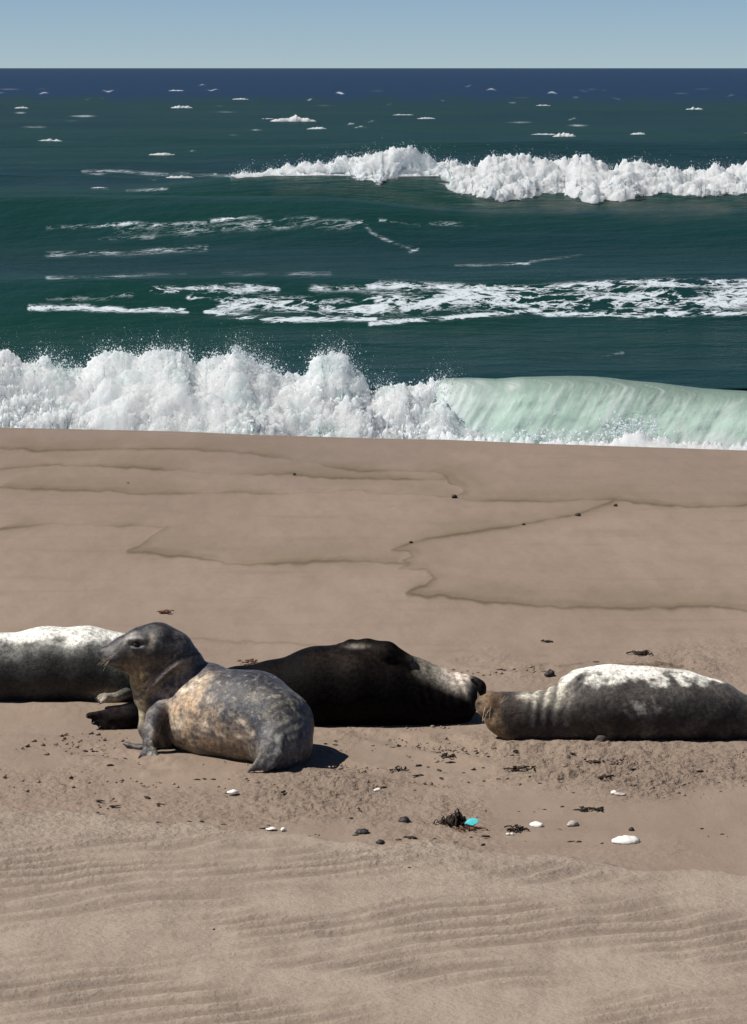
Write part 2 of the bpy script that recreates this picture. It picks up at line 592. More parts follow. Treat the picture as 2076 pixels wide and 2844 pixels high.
    o = obj('sand_beach', me, M_SAND)
    tag(o, kind='structure')
    return o


build_sand()

# ------------------------------------------------------------------ the sea
HS = EYE - SEA_Z


def dist_of(py):
    return float(on_plane(CX, py, SEA_Z)[1])


def ridge(dy, front, back):
    return np.where(dy < 0, np.exp(-(dy / front) ** 2), np.exp(-(dy / back) ** 2))


def sea_height(X, Y):
    P = np.stack([X, Y, np.zeros_like(X)], -1)
    spacing = Y * Y / (HS * F) * 2.4
    h = np.zeros_like(X)
    for lam, amp, st in ((46, 0.60, 0.30), (19, 0.34, 0.40), (8, 0.20, 0.45), (3.4, 0.09, 0.5), (1.5, 0.035, 0.6)):
        w = sstep(1.6, 4.0, lam / spacing)
        if w.max() <= 0:
            continue
        far = sstep(30, 70, Y) * 0.6 + 0.4
        q = P / lam * np.array([st, 1, 1]) + lam
        n = perlin(q)
        n = 1 - 2 * np.abs(n) if lam < 10 else n
        h += amp * w * n * (far if lam > 5 else 1)
    near_swell = 1 - 0.5 * np.exp(-((Y - 75) / 45) ** 2)
    h = h * near_swell
    u = X / (Y * 1038 / F)               # -1..1 across the frame
    wob = fbm(np.stack([X * 0.05, Y * 0, Y * 0], -1), 2) * 1.2
    h += (0.55 + 0.50 * sstep(-0.75, -0.3, u)) * ridge(Y - 99 - wob, 4.2, 14)
    h += 1.2 * (0.6 + 0.4 * sstep(0.35, -0.2, u)) * ridge(Y - 76 - wob * 0.6 + 1.5 * u, 3.4, 8)
    h += 0.7 * ridge(Y - 54 - wob * 0.4, 2.0, 6)
    h += 0.95 * ridge(Y - 33.6, 1.2, 3.6)
    h += 0.9 * ridge(Y - 150 - wob * 2, 5, 14) * sstep(-1.2, 0.6, u)
    return h


def Z1(L): return [(230 + x * 0.4903, 240 + y * 0.4903) for x, y in L]
def Z3(L): return [(230 + x * 0.4903, 560 + y * 0.4903) for x, y in L]
def Z4(L): return [(1030 + x * 0.4903, 560 + y * 0.4903) for x, y in L]


CAPS = [(505, 298, 62, 14), (815, 328, 130, 26), (745, 327, 70, 10), (880, 354, 56, 12), (450, 418, 74, 14), (535, 420, 26, 8), (1185, 318, 52, 9), (1120, 316, 60, 5), (1568, 372, 66, 20), (1515, 368, 80, 7), (1772, 369, 42, 13), (1590, 330, 24, 6), (1540, 314, 30, 6), (1400, 373, 24, 6), (668, 272, 46, 8), (490, 250, 44, 6), (590, 249, 30, 5), (300, 252, 30, 7), (245, 274, 34, 9), (285, 274, 18, 6), (860, 275, 16, 8), (1365, 248, 26, 9), (1625, 252, 34, 9), (1535, 257, 24, 8), (1680, 251, 20, 6), (1712, 273, 30, 6), (1510, 291, 40, 6), (1230, 277, 16, 8), (1080, 288, 18, 8), (945, 258, 20, 8), (500, 490, 80, 14), (425, 497, 30, 8), (600, 482, 26, 8), (455, 524, 26, 9), (975, 344, 24, 8), (1000, 352, 30, 5), (1030, 336, 26, 5), (275, 520, 44, 7), (60, 300, 40, 9), (140, 384, 70, 12), (1930, 300, 50, 11), (2010, 395, 84, 14), (120, 258, 26, 6), (2030, 265, 24, 6), (1300, 238, 24, 4), (560, 236, 20, 4)]


def build_sea():
    cols = np.concatenate([-1.2 * np.geomspace(1.012, 40, 44)[::-1], np.linspace(-1.2, 1.2, 520), 1.2 * np.geomspace(1.012, 40, 44)])
    pys = np.concatenate([np.linspace(1290, 196, 640), 188 + np.geomspace(7.8, 0.25, 60)])
    yr = on_plane(np.full(len(pys), CX), pys, SEA_Z)[:, 1]
    half = 1038 / F * 1.02
    X = cols[None, :] * yr[:, None] * half
    Y = np.repeat(yr[:, None], len(cols), 1)
    h = sea_height(X, Y)
    V = np.stack([X.ravel(), Y.ravel(), (SEA_Z + h).ravel()], 1)
    px, py = to_px(V)
    q = np.stack([px, py], 1)
    flat = np.stack([px * 0.01, py * 0.03, np.zeros(len(px))], 1)
    wv = fbm(flat, 3)
    foam = np.zeros(len(V)); turb = np.zeros(len(V))

    def add(line, w, s, sy=1.0):
        nonlocal foam
        d = polydist(q, line, 1.0, sy)
        foam = np.maximum(foam, np.exp(-(d / w) ** 2) * s)
    add(Z3([(-200, 150), (80, 135), (250, 125), (500, 132), (680, 120), (760, 100), (880, 95), (990, 90), (1100, 130), (1150, 95), (1260, 90), (1400, 110), (1580, 115)]), 6, 0.62)
    add(Z3([(200, 160), (600, 160), (860, 140), (1200, 130), (1500, 130)]), 20, 0.42)
    add(Z3([(100, 210), (400, 200)]), 8, 0.45)
    add(Z3([(-200, 300), (100, 290), (250, 300), (450, 275), (700, 265)]), 10, 0.55)
    add(Z3([(1580, 110), (1632, 170)]) + Z4([(30, 190), (110, 225), (170, 250), (265, 268), (220, 285)]), 6, 0.5)
    add(Z4([(50, 100), (280, 130)]), 5, 0.6); add(Z4([(330, 120), (600, 130)]), 6, 0.5)
    add(Z3([(-200, 430), (180, 425), (580, 400)]), 8, 0.4); add(Z3([(800, 405), (1400, 410)]), 10, 0.35)
    add(Z3([(-300, 600), (0, 600), (200, 612), (400, 612), (590, 615)]), 8, 1.15)
    add(Z3([(-200, 550), (120, 545), (280, 525)]), 8, 0.5)
    add(Z3([(400, 500), (700, 490), (850, 480), (1100, 495)]), 10, 0.85)
    add(Z3([(600, 545), (800, 520), (1000, 500)]), 8, 0.8)
    add(Z3([(780, 590), (1000, 570), (1300, 590), (1650, 600)]), 24, 0.95)
    add(Z3([(700, 620), (900, 650), (1100, 668), (1400, 665), (1652, 660)]), 8, 1.2)
    add(Z3([(1300, 490), (1650, 500)]), 12, 0.6)
    add(Z4([(-20, 590), (300, 560), (700, 560), (1100, 560), (1500, 560), (1900, 560), (2400, 560)]), 34, 0.92)
    add(Z4([(0, 470), (500, 490), (900, 500), (1200, 480), (1650, 460), (2400, 470)]), 14, 0.95)
    add(Z4([(0, 690), (400, 660), (640, 640), (900, 615), (1000, 635), (1300, 640), (1450, 645), (1900, 630), (2400, 640)]), 7, 1.15)
    add(Z4([(480, 360), (900, 350)]), 6, 0.5); add(Z4([(900, 340), (1200, 300)]), 5, 0.4)
    add(Z4([(1240, 890), (1430, 855)]) , 5, 0.4)
    add(Z1([(0, 480), (190, 475), (380, 495), (640, 500), (880, 505)]), 6, 0.6)
    add(Z1([(50, 575), (140, 575)]), 5, 0.6); add(Z1([(250, 590), (480, 580)]), 5, 0.6)
    for k in range(34):       # small streaks in the open water
        a, b = RNG.uniform(-100, 2200), 245 + 240 * RNG.random() ** 1.4
        l = RNG.uniform(10, 45)
        d = np.hypot((px - a) / l, (py - b) / 3.0)
        foam = np.maximum(foam, np.exp(-d ** 2) * RNG.uniform(0.3, 0.75))
    for a, b, w, hh in CAPS:
        if w < 36:
            wig = 2.0 * np.sin((px - a) * 0.21 + a)
            d = np.hypot((px - a) / (w * 0.55), (py - b + wig) / (hh * 0.30))
            foam = np.maximum(foam, np.exp(-d ** 2) * (0.75 + 0.35 * math.sin(a * 3.1)))
    foam = np.clip(foam * (0.85 + 0.5 * wv), 0, 1.4)
    d = polydist(q, Z4([(560, 45), (900, 20), (1300, 20), (1640, 45), (2300, 40)]), 1, 1)
    turb = np.exp(-(d / 24) ** 2) * (0.7 + 0.9 * wv) * sstep(1180, 1480, px)
    d = polydist(q, Z1([(1100, 590), (1652, 580)]) + Z4([(200, -20), (400, 30)]), 1, 1)
    turb = np.maximum(turb, np.exp(-(d / 14) ** 2) * 0.4)
    deep = sstep(360, 560, V[:, 1] + 60 * wv)
    me = mesh_np('sea', V, grid_faces(len(yr), len(cols)))
    attr_f(me, 'foam', foam); attr_f(me, 'turbid', np.clip(turb, 0, 1)); attr_f(me, 'deep', deep)
    o = obj('sea', me, M_SEA)
    tag(o, kind='structure')
    return o


SEA = build_sea()


def droplets(C, R, name='spray'):
    """many small irregular octahedral drops as one mesh"""
    n = len(C)
    base = np.array([(1, 0, 0), (-1, 0, 0), (0, 1, 0), (0, -1, 0), (0, 0, 1), (0, 0, -1)], float)
    F8 = np.array([(0, 2, 4), (2, 1, 4), (1, 3, 4), (3, 0, 4), (2, 0, 5), (1, 2, 5), (3, 1, 5), (0, 3, 5)])
    s = RNG.uniform(0.6, 1.35, (n, 6, 1))
    ax = RNG.normal(size=(n, 3, 3))
    Q, _ = np.linalg.qr(ax)
    st = np.stack([RNG.uniform(0.7, 1.3, n), RNG.uniform(0.7, 1.3, n), RNG.uniform(0.8, 1.8, n)], 1)
    V = np.einsum('kj,njl->nkl', base, Q) * s * st[:, None, :] * R[:, None, None] + C[:, None, :]
    Fc = F8[None] + (np.arange(n) * 6)[:, None, None]
    return mesh_np(name, V.reshape(-1, 3), Fc.reshape(-1, 3))


def foam_mass(top, bot, yf, yb, ncol, nrow, amp, freq, crest_amp, x0, x1, back=1.5, power=0.8, hug=False, jit=5.0):
    """churning white water: a front that climbs from bot to top, rolls over and falls off behind"""
    T = np.asarray(top, float); B = np.asarray(bot, float)
    px = np.linspace(x0, x1, ncol)
    tp = np.interp(px, T[:, 0], T[:, 1]); bp = np.interp(px, B[:, 0], B[:, 1])
    jx = np.stack([px * 0.03, 0 * px, 0 * px], 1)
    tp = tp + jit * fbm(jx + 3, 4, 0.6); bp = bp + jit * 1.3 * fbm(jx + 31, 4, 0.6)
    yb = np.full(ncol, float(yb)); yf = np.full(ncol, float(yf))
    if hug:      # the lower edge rides on the face of the swell
        ys = np.arange(yf[0] - 8, yb[0], 0.2)
        for i in range(ncol):
            q = at(px[i], bp[i], ys)
            hit = np.nonzero(q[:, 2] <= SEA_Z + sea_height(q[:, 0], q[:, 1]) + 0.03)[0]
            yf[i] = ys[hit[0]] if len(hit) else yb[i] - 0.6
        ker = np.ones(15) / 15
        yf = np.convolve(np.pad(yf, 7, mode='edge'), ker, 'valid')
        yb = np.maximum(yb, yf + 0.4)
    wd = max(3, int(ncol * 340 / (x1 - x0))) | 1
    ker = np.hanning(wd + 2)[1:-1]; ker /= ker.sum()
    ts = np.convolve(np.pad(tp, wd // 2, mode='edge'), ker, 'valid')
    tw = at(px, tp, yb); tsm = at(px, ts, yb); bw = at(px, bp, yf)
    v = np.linspace(0, 1.45, nrow)[:, None]
    k = np.clip(v, 0, 1)
    f = k ** power
    X = bw[None, :, 0] * (1 - k) + tw[None, :, 0] * k
    Y = bw[None, :, 1] + (tw[None, :, 1] - bw[None, :, 1]) * k ** 1.25
    wk = sstep(0.55, 1.0, k)
    Z = bw[None, :, 2] + ((tw[None, :, 2] * wk + tsm[None, :, 2] * (1 - wk)) - bw[None, :, 2]) * f
    bk = np.clip(v - 1, 0, 1) / 0.45
    Y = Y + bk * back
    floor = (SEA_Z + sea_height(X, Y) - 0.15) if hug else SEA_Z + 0.2
    Z = Z - bk ** 1.5 * np.maximum(Z - floor, 0)
    if hug:
        Z = np.maximum(Z, floor + 0.17 * (bk <= 0))
    P = np.stack([X, Y, Z], -1)
    # displacement along the sheet normal
    du = np.gradient(P, axis=1); dv = np.gradient(P, axis=0)
    N = np.cross(du, dv); N /= np.linalg.norm(N, axis=-1, keepdims=True) + 1e-9
    b = fbm(P * freq, 4, 0.5, billow=True)
    fine = fbm(P * freq * 7 + 3, 4, 0.62, billow=True)
    lo = fbm(P * freq * 0.35 + 40, 3)
    tear = sstep(-0.3, 0.5, fbm(P * freq * 0.8 + 11, 3))
    hgt = (tw[:, 2] - bw[:, 2])[None, :]
    fade = np.clip(hgt / (hgt.max() * 0.25), 0.15, 1)
    low = 1 - 0.6 * sstep(0.6, 1.0, v)
    P = P + N * (amp * low * (0.65 * b + 0.45 * lo + (0.14 if hug else 0.25) * fine * (0.4 + tear)) * fade)[..., None]
    sp = fbm(np.stack([X * freq * 4.5, Y * freq * 3, v * 5 + 0 * X], -1), 4, 0.7)
    crest = np.exp(-((v - 1) / 0.10) ** 2)
    P[..., 2] += crest * crest_amp * np.maximum(sp, -0.3) * fade
    if hug:
        P[..., 2] = np.maximum(P[..., 2], np.where(bk > 0, -9, SEA_Z + sea_height(P[..., 0], P[..., 1]) + 0.04))
    return P, N, px


def crest_spray(P, N, count, spread, rmin, rmax, rise, back=0.3):
    nrow, ncol = P.shape[:2]
    ci = RNG.integers(0, ncol, count * 3)
    w = sstep(-0.35, 0.45, fbm(np.stack([P[0, ci, 0] * 1.9, 0 * ci, 0 * ci], 1) + 7, 4))
    ci = ci[RNG.random(len(ci)) < w][:count]
    ri = (nrow / 1.45 * RNG.normal(1.0, 0.07, len(ci))).astype(int).clip(0, nrow - 1)
    C = P[ri, ci].copy()
    up = RNG.exponential(rise, len(ci))
    C += RNG.normal(size=C.shape) * np.array([spread, spread, spread * 0.6])
    C[:, 2] += up
    C[:, 0] += up * RNG.normal(0.15, 0.35, len(ci))
    R = rmin + (rmax - rmin) * RNG.random(len(ci)) ** 2.5
    return C, R * np.exp(-up / (rise * 6))


def shell_drops(P, N, count, off, rmin, rmax, vmax=1.05):
    nrow, ncol = P.shape[:2]
    ci = RNG.integers(0, ncol, count)
    ri = (RNG.random(count) * vmax / 1.45 * nrow).astype(int).clip(0, nrow - 1)
    C = P[ri, ci] + N[ri, ci] * (RNG.random(count)[:, None] ** 2 * off) + RNG.normal(size=(count, 3)) * off * 0.3
    R = rmin + (rmax - rmin) * RNG.random(count) ** 2.5
    return C, R


def empty(name, loc):
    o = bpy.data.objects.new(name, None)
    COL.objects.link(o)
    o.empty_display_size = 0.2
    o.location = tuple(float(c) for c in loc)
    return o


def local(V, root):
    return np.asarray(V).reshape(-1, 3) - np.array(root.location)


# ---- the wave that breaks on the shore
wave = empty('shore_wave', (0, 31.6, SEA_Z))
tag(wave, 'white wave breaking just beyond the sand, with a pale green curl at its right', 'wave')
TOP1 = [(-420, 1030), (-250, 990), (-120, 1015), (-20, 985), (60, 1010), (130, 990), (190, 1035), (230, 1030), (250, 1010), (290, 980), (340, 988), (380, 985), (420, 974), (445, 970), (505, 970), (520, 988), (545, 1012), (570, 996), (600, 988), (640, 978), (650, 958), (665, 968), (690, 992), (740, 1018), (765, 1048), (775, 1062), (800, 1050), (845, 1038), (880, 1004), (895, 990), (910, 1000), (925, 995), (950, 996), (970, 1018), (990, 1034), (1010, 1044), (1030, 1088), (1060, 1082), (1100, 1062), (1125, 1054), (1135, 1074), (1160, 1068), (1200, 1062), (1235, 1058), (1252, 1080), (1270, 1098), (1290, 1132), (1316, 1150), (1340, 1182), (1380, 1200), (1440, 1220), (1520, 1236)]
BOT1 = [(-420, 1330), (1520, 1330)]
P, N, _ = foam_mass(TOP1, BOT1, 30.7, 32.4, 1150, 190, 0.17, 1.6, 0.07, -420, 1520, back=1.3)
FOAM_P, FOAM_N = P, N
obj('foam', mesh_np('foam', local(P, wave), grid_faces(190, 1150)), M_FOAM, wave)
C1, R1 = crest_spray(P, N, 5000, 0.04, 0.003, 0.014, 0.06)
C2, R2 = shell_drops(P, N, 16000, 0.05, 0.003, 0.011)
C3, R3 = crest_spray(P, N, 22000, 0.06, 0.001, 0.004, 0.10)
sp = obj('spray', droplets(local(np.concatenate([C1, C2, C3]), wave), np.concatenate([R1, R2, R3])), M_FOAM, wave)
sp['kind'] = 'stuff'


def build_face():
    TOPF = np.array([(1150, 1075), (1200, 1062), (1240, 1050), (1300, 1048), (1380, 1052), (1440, 1047), (1530, 1044), (1580, 1043), (1650, 1044), (1700, 1048), (1750, 1055), (1836, 1063), (1950, 1078), (2076, 1085), (2300, 1100), (2600, 1130)], float)
    px = np.linspace(1190, 2600, 420)
    tp = np.interp(px, TOPF[:, 0], TOPF[:, 1])
    crest = at(px, tp, 32.5)
    # profile in (y, share of height): back slope, crest, falling lip
    prof = np.array([(3.2, -0.05), (2.2, 0.10), (1.4, 0.36), (0.8, 0.68), (0.4, 0.90), (0.12, 0.985), (0.0, 1.0), (-0.14, 0.985), (-0.30, 0.93), (-0.46, 0.83), (-0.60, 0.68), (-0.72, 0.50), (-0.80, 0.30), (-0.86, 0.10), (-0.90, -0.1)])
    nv = 120
    s = np.linspace(0, len(prof) - 1, nv)
    yy = np.interp(s, np.arange(len(prof)), prof[:, 0])
    hh = np.interp(s, np.arange(len(prof)), prof[:, 1])
    for _ in range(4):
        yy[1:-1] = (yy[:-2] + 2 * yy[1:-1] + yy[2:]) / 4; hh[1:-1] = (hh[:-2] + 2 * hh[1:-1] + hh[2:]) / 4
    H = (crest[:, 2] - SEA_Z)
    X = np.repeat(crest[None, :, 0], nv, 0)
    Y = 32.5 + yy[:, None] * (1 + 0 * H[None, :])
    Z = SEA_Z + hh[:, None] * H[None, :]
    v = (np.arange(nv) / nv)[:, None]
    front = sstep(0.40, 0.55, v)
    # the sheet is drawn down and to the left: streaks lean with it
    sk = (X - 0.9 * (1 - hh[:, None])) if False else (X + 0.75 * (1 - hh[:, None]) ** 1.4 * front * -1.0)
    lean = X - 0.85 * hh[:, None] ** 1.0 * front
    Q = np.stack([lean * 3.2, 0 * X, hh[:, None] * 0.5 + 0 * X], -1)
    st = fbm(Q + 3, 4, 0.6)
    Y = Y - front * 0.018 * st - 0.05 * fbm(np.stack([X * 1.2, Y * 1.2, Z * 2], -1), 3)
    streak = sstep(0.55, 0.8, st) * front * sstep(1.01, 0.93, hh[:, None]) * 0.55
    fine = fbm(np.stack([lean * 11, 0 * X, hh[:, None] * 1.2 + 0 * X], -1), 3, 0.6)
    streak = np.maximum(streak, sstep(0.45, 0.9, fine) * front * 0.9 * sstep(-0.2, 0.4, fbm(np.stack([lean * 1.1, 0 * X, 0 * X], -1) + 5, 2)))
    low = sstep(0.62, 0.36, hh[:, None]) * sstep(-0.1, 0.5, fbm(np.stack([X * 4, Z * 4, 0 * X], -1), 4)) * front
    streak = np.maximum(streak, low * 0.8)
    ppx = px[None, :] + 0 * X
    torn = sstep(1470, 1225, ppx + 150 * fbm(np.stack([X * 2.4, Z * 2.4, 0 * X], -1) + 2, 4)) * front
    veins = 1 - np.abs(fbm(np.stack([lean * 6, 0 * X, Z * 2.0], -1) + 4, 3)) * 3.0
    streak = np.maximum(streak, torn * (0.55 + 0.45 * sstep(0.1, 0.8, veins)))
    streak = np.maximum(streak, sstep(0.62, 0.95, veins) * front * 0.4 * sstep(1.0, 0.85, hh[:, None]))
    foot = sstep(0.66, 0.44, hh[:, None] + 0.16 * fbm(np.stack([X * 3, Z * 3, 0 * X], -1) + 9, 4)) * front
    streak = np.clip(np.maximum(streak, foot * 0.75), 0, 1)
    aer = sstep(1.02, 0.72, hh[:, None]) * front + 0 * X
    aer = np.clip(aer + 0.25 * fbm(np.stack([X, Z, 0 * X], -1), 3), 0, 1) * (0.25 + 0.75 * front)
    V = np.stack([X, Y, Z], -1)
    me = mesh_np('wave_face', local(V, wave), grid_faces(nv, len(px))[:, ::-1])
    attr_f(me, 'aer', aer); attr_f(me, 'streak', streak)
    obj('wave_face', me, M_FACE, wave)
    # bubbles and a foam roll at the foot of the sheet
    N = np.zeros_like(V); N[..., 1] = -1
    nr = nv
    cnt = 1500
    ci = RNG.integers(10, len(px) - 90, cnt); ri = (nv * RNG.uniform(0.80, 0.97, cnt)).astype(int)
    C = V[ri, ci] + RNG.normal(size=(cnt, 3)) * 0.03 + np.array([0, -0.03, 0])
    R = 0.003 + 0.012 * RNG.random(cnt) ** 3
    # a burst where the lip lands, right of the frame centre
    cb = at(1760, 1195, 31.5); cb2 = at(1640, 1215, 31.5)
    B = np.concatenate([cb + RNG.normal(size=(500, 3)) * np.array([0.16, 0.06, 0.07]), cb2 + RNG.normal(size=(160, 3)) * np.array([0.2, 0.05, 0.05]), at(1480, 1210, 31.5) + RNG.normal(size=(160, 3)) * np.array([0.25, 0.05, 0.05])])
    RB = 0.004 + 0.018 * RNG.random(len(B)) ** 2.5
    tr = at(1237, 1075, 32.0) + RNG.normal(size=(160, 3)) * np.array([0.10, 0.1, 0.10])
    RT = 0.003 + 0.014 * RNG.random(len(tr)) ** 2.5
    s2 = obj('spray', droplets(local(np.concatenate([C, B]), wave), np.concatenate([R, RB])), M_FOAM, wave)
    s2['kind'] = 'stuff'


build_face()
# foam running along the top of the sand slope below the curl
TOPR = [(1220, 1200), (1300, 1212), (1400, 1222), (1500, 1224), (1600, 1226), (1700, 1222), (1760, 1205), (1800, 1212), (1860, 1225), (2000, 1235), (2300, 1250), (2600, 1270)]
BOTR = [(1220, 1330), (2600, 1360)]
P, N, _ = foam_mass(TOPR, BOTR, 30.3, 30.95, 520, 60, 0.07, 3.0, 0.06, 1220, 2600, back=0.5)
obj('foam', mesh_np('foam', local(P, wave), grid_faces(60, 520)), M_FOAM, wave)

# ---- the wave breaking farther out
wave2 = empty('offshore_wave', (4, 97, SEA_Z))
tag(wave2, 'dark swell topped by a long white breaking crest, farther out on the sea', 'wave')
TOP2 = [(640, 489), (676, 484), (720, 477), (794, 463), (867, 458), (926, 453), (956, 439), (995, 438), (1034, 423), (1064, 412), (1113, 403), (1153, 415), (1192, 428), (1241, 443), (1305, 452), (1334, 456), (1363, 433), (1412, 421), (1452, 432), (1510, 442), (1545, 452), (1594, 444), (1658, 452), (1702, 466), (1736, 453), (1785, 454), (1834, 464), (1950, 470), (2076, 458), (2300, 475), (2500, 490)]
BOT2 = [(640, 491), (676, 496), (745, 488), (818, 476), (916, 476), (965, 482), (975, 500), (1034, 506), (1045, 520), (1089, 505), (1128, 482), (1226, 480), (1236, 529), (1305, 544), (1393, 564), (1496, 549), (1564, 537), (1618, 564), (1726, 559), (1834, 541), (1950, 552), (2076, 540), (2500, 545)]
P, N, _ = foam_mass(TOP2, BOT2, 92.8, 98.6, 900, 90, 0.42, 0.6, 0.22, 640, 2500, back=3.0, hug=True, jit=7.0)
obj('foam', mesh_np('foam', local(P, wave2), grid_faces(90, 900)), M_FOAM2, wave2)
C1, R1 = crest_spray(P, N, 4000, 0.08, 0.004, 0.018, 0.12)
C2, R2 = shell_drops(P, N, 5000, 0.10, 0.006, 0.02)
s = obj('spray', droplets(local(np.concatenate([C1, C2]), wave2), np.concatenate([R1, R2])), M_FOAM2, wave2)
s['kind'] = 'stuff'

# ---- whitecaps on the open sea: each a low torn roll of foam
for k, (px, py, w, h) in enumerate(CAPS):
    if w < 36:
        continue
    d0 = dist_of(py + h * 0.3)
    for _ in range(3):        # settle on the swell
        c = on_plane(px, py + h * 0.3, SEA_Z + float(sea_height(np.array([(px - CX) / F * d0]), np.array([d0]))[0]))
        d0 = min(float(c[1]), 900.0)
    sc = d0 / F
    L, H = w * sc * 0.5, max(h * sc * 0.55, 0.04)
    nu, nv = 40, 14
    u = np.linspace(-1, 1, nu)[None, :]; v = np.linspace(0, math.pi, nv)[:, None]
    env = (1 - np.abs(u) ** 2.2) ** 0.7 * (0.45 + 0.55 * np.clip(fbm(np.stack([u * 3 + k * 5.1, 0 * u, 0 * u], -1), 3) + 0.55, 0.05, 1.4))
    X = u * L + 0 * v
    Yy = -np.cos(v) * H * 1.6 * env + 0.5 * H * np.sin(u * 4 + k)
    Zz = np.sin(v) * H * env + 0 * u
    Pc = np.stack([X, Yy, Zz], -1)
    nn = fbm(Pc / max(H, 0.1) * 0.9 + k * 3.7, 4, 0.6, billow=True)
    Pc += np.stack([0 * nn, -0.3 * H * nn, 0.22 * H * nn * np.sin(v)], -1) * env[..., None]
    Xw = c[0] + Pc[..., 0]; Yw = c[1] + Pc[..., 1]
    base = SEA_Z + sea_height(Xw, np.full_like(Xw, c[1])) - 0.02 * H
    Vw = np.stack([Xw, Yw, base + Pc[..., 2]], -1)
    ctr = Vw.reshape(-1, 3).mean(0)
    obj('whitecap', mesh_np('whitecap', Vw.reshape(-1, 3) - ctr, grid_faces(nv, nu)), M_FOAM2, SEA, loc=tuple(ctr))


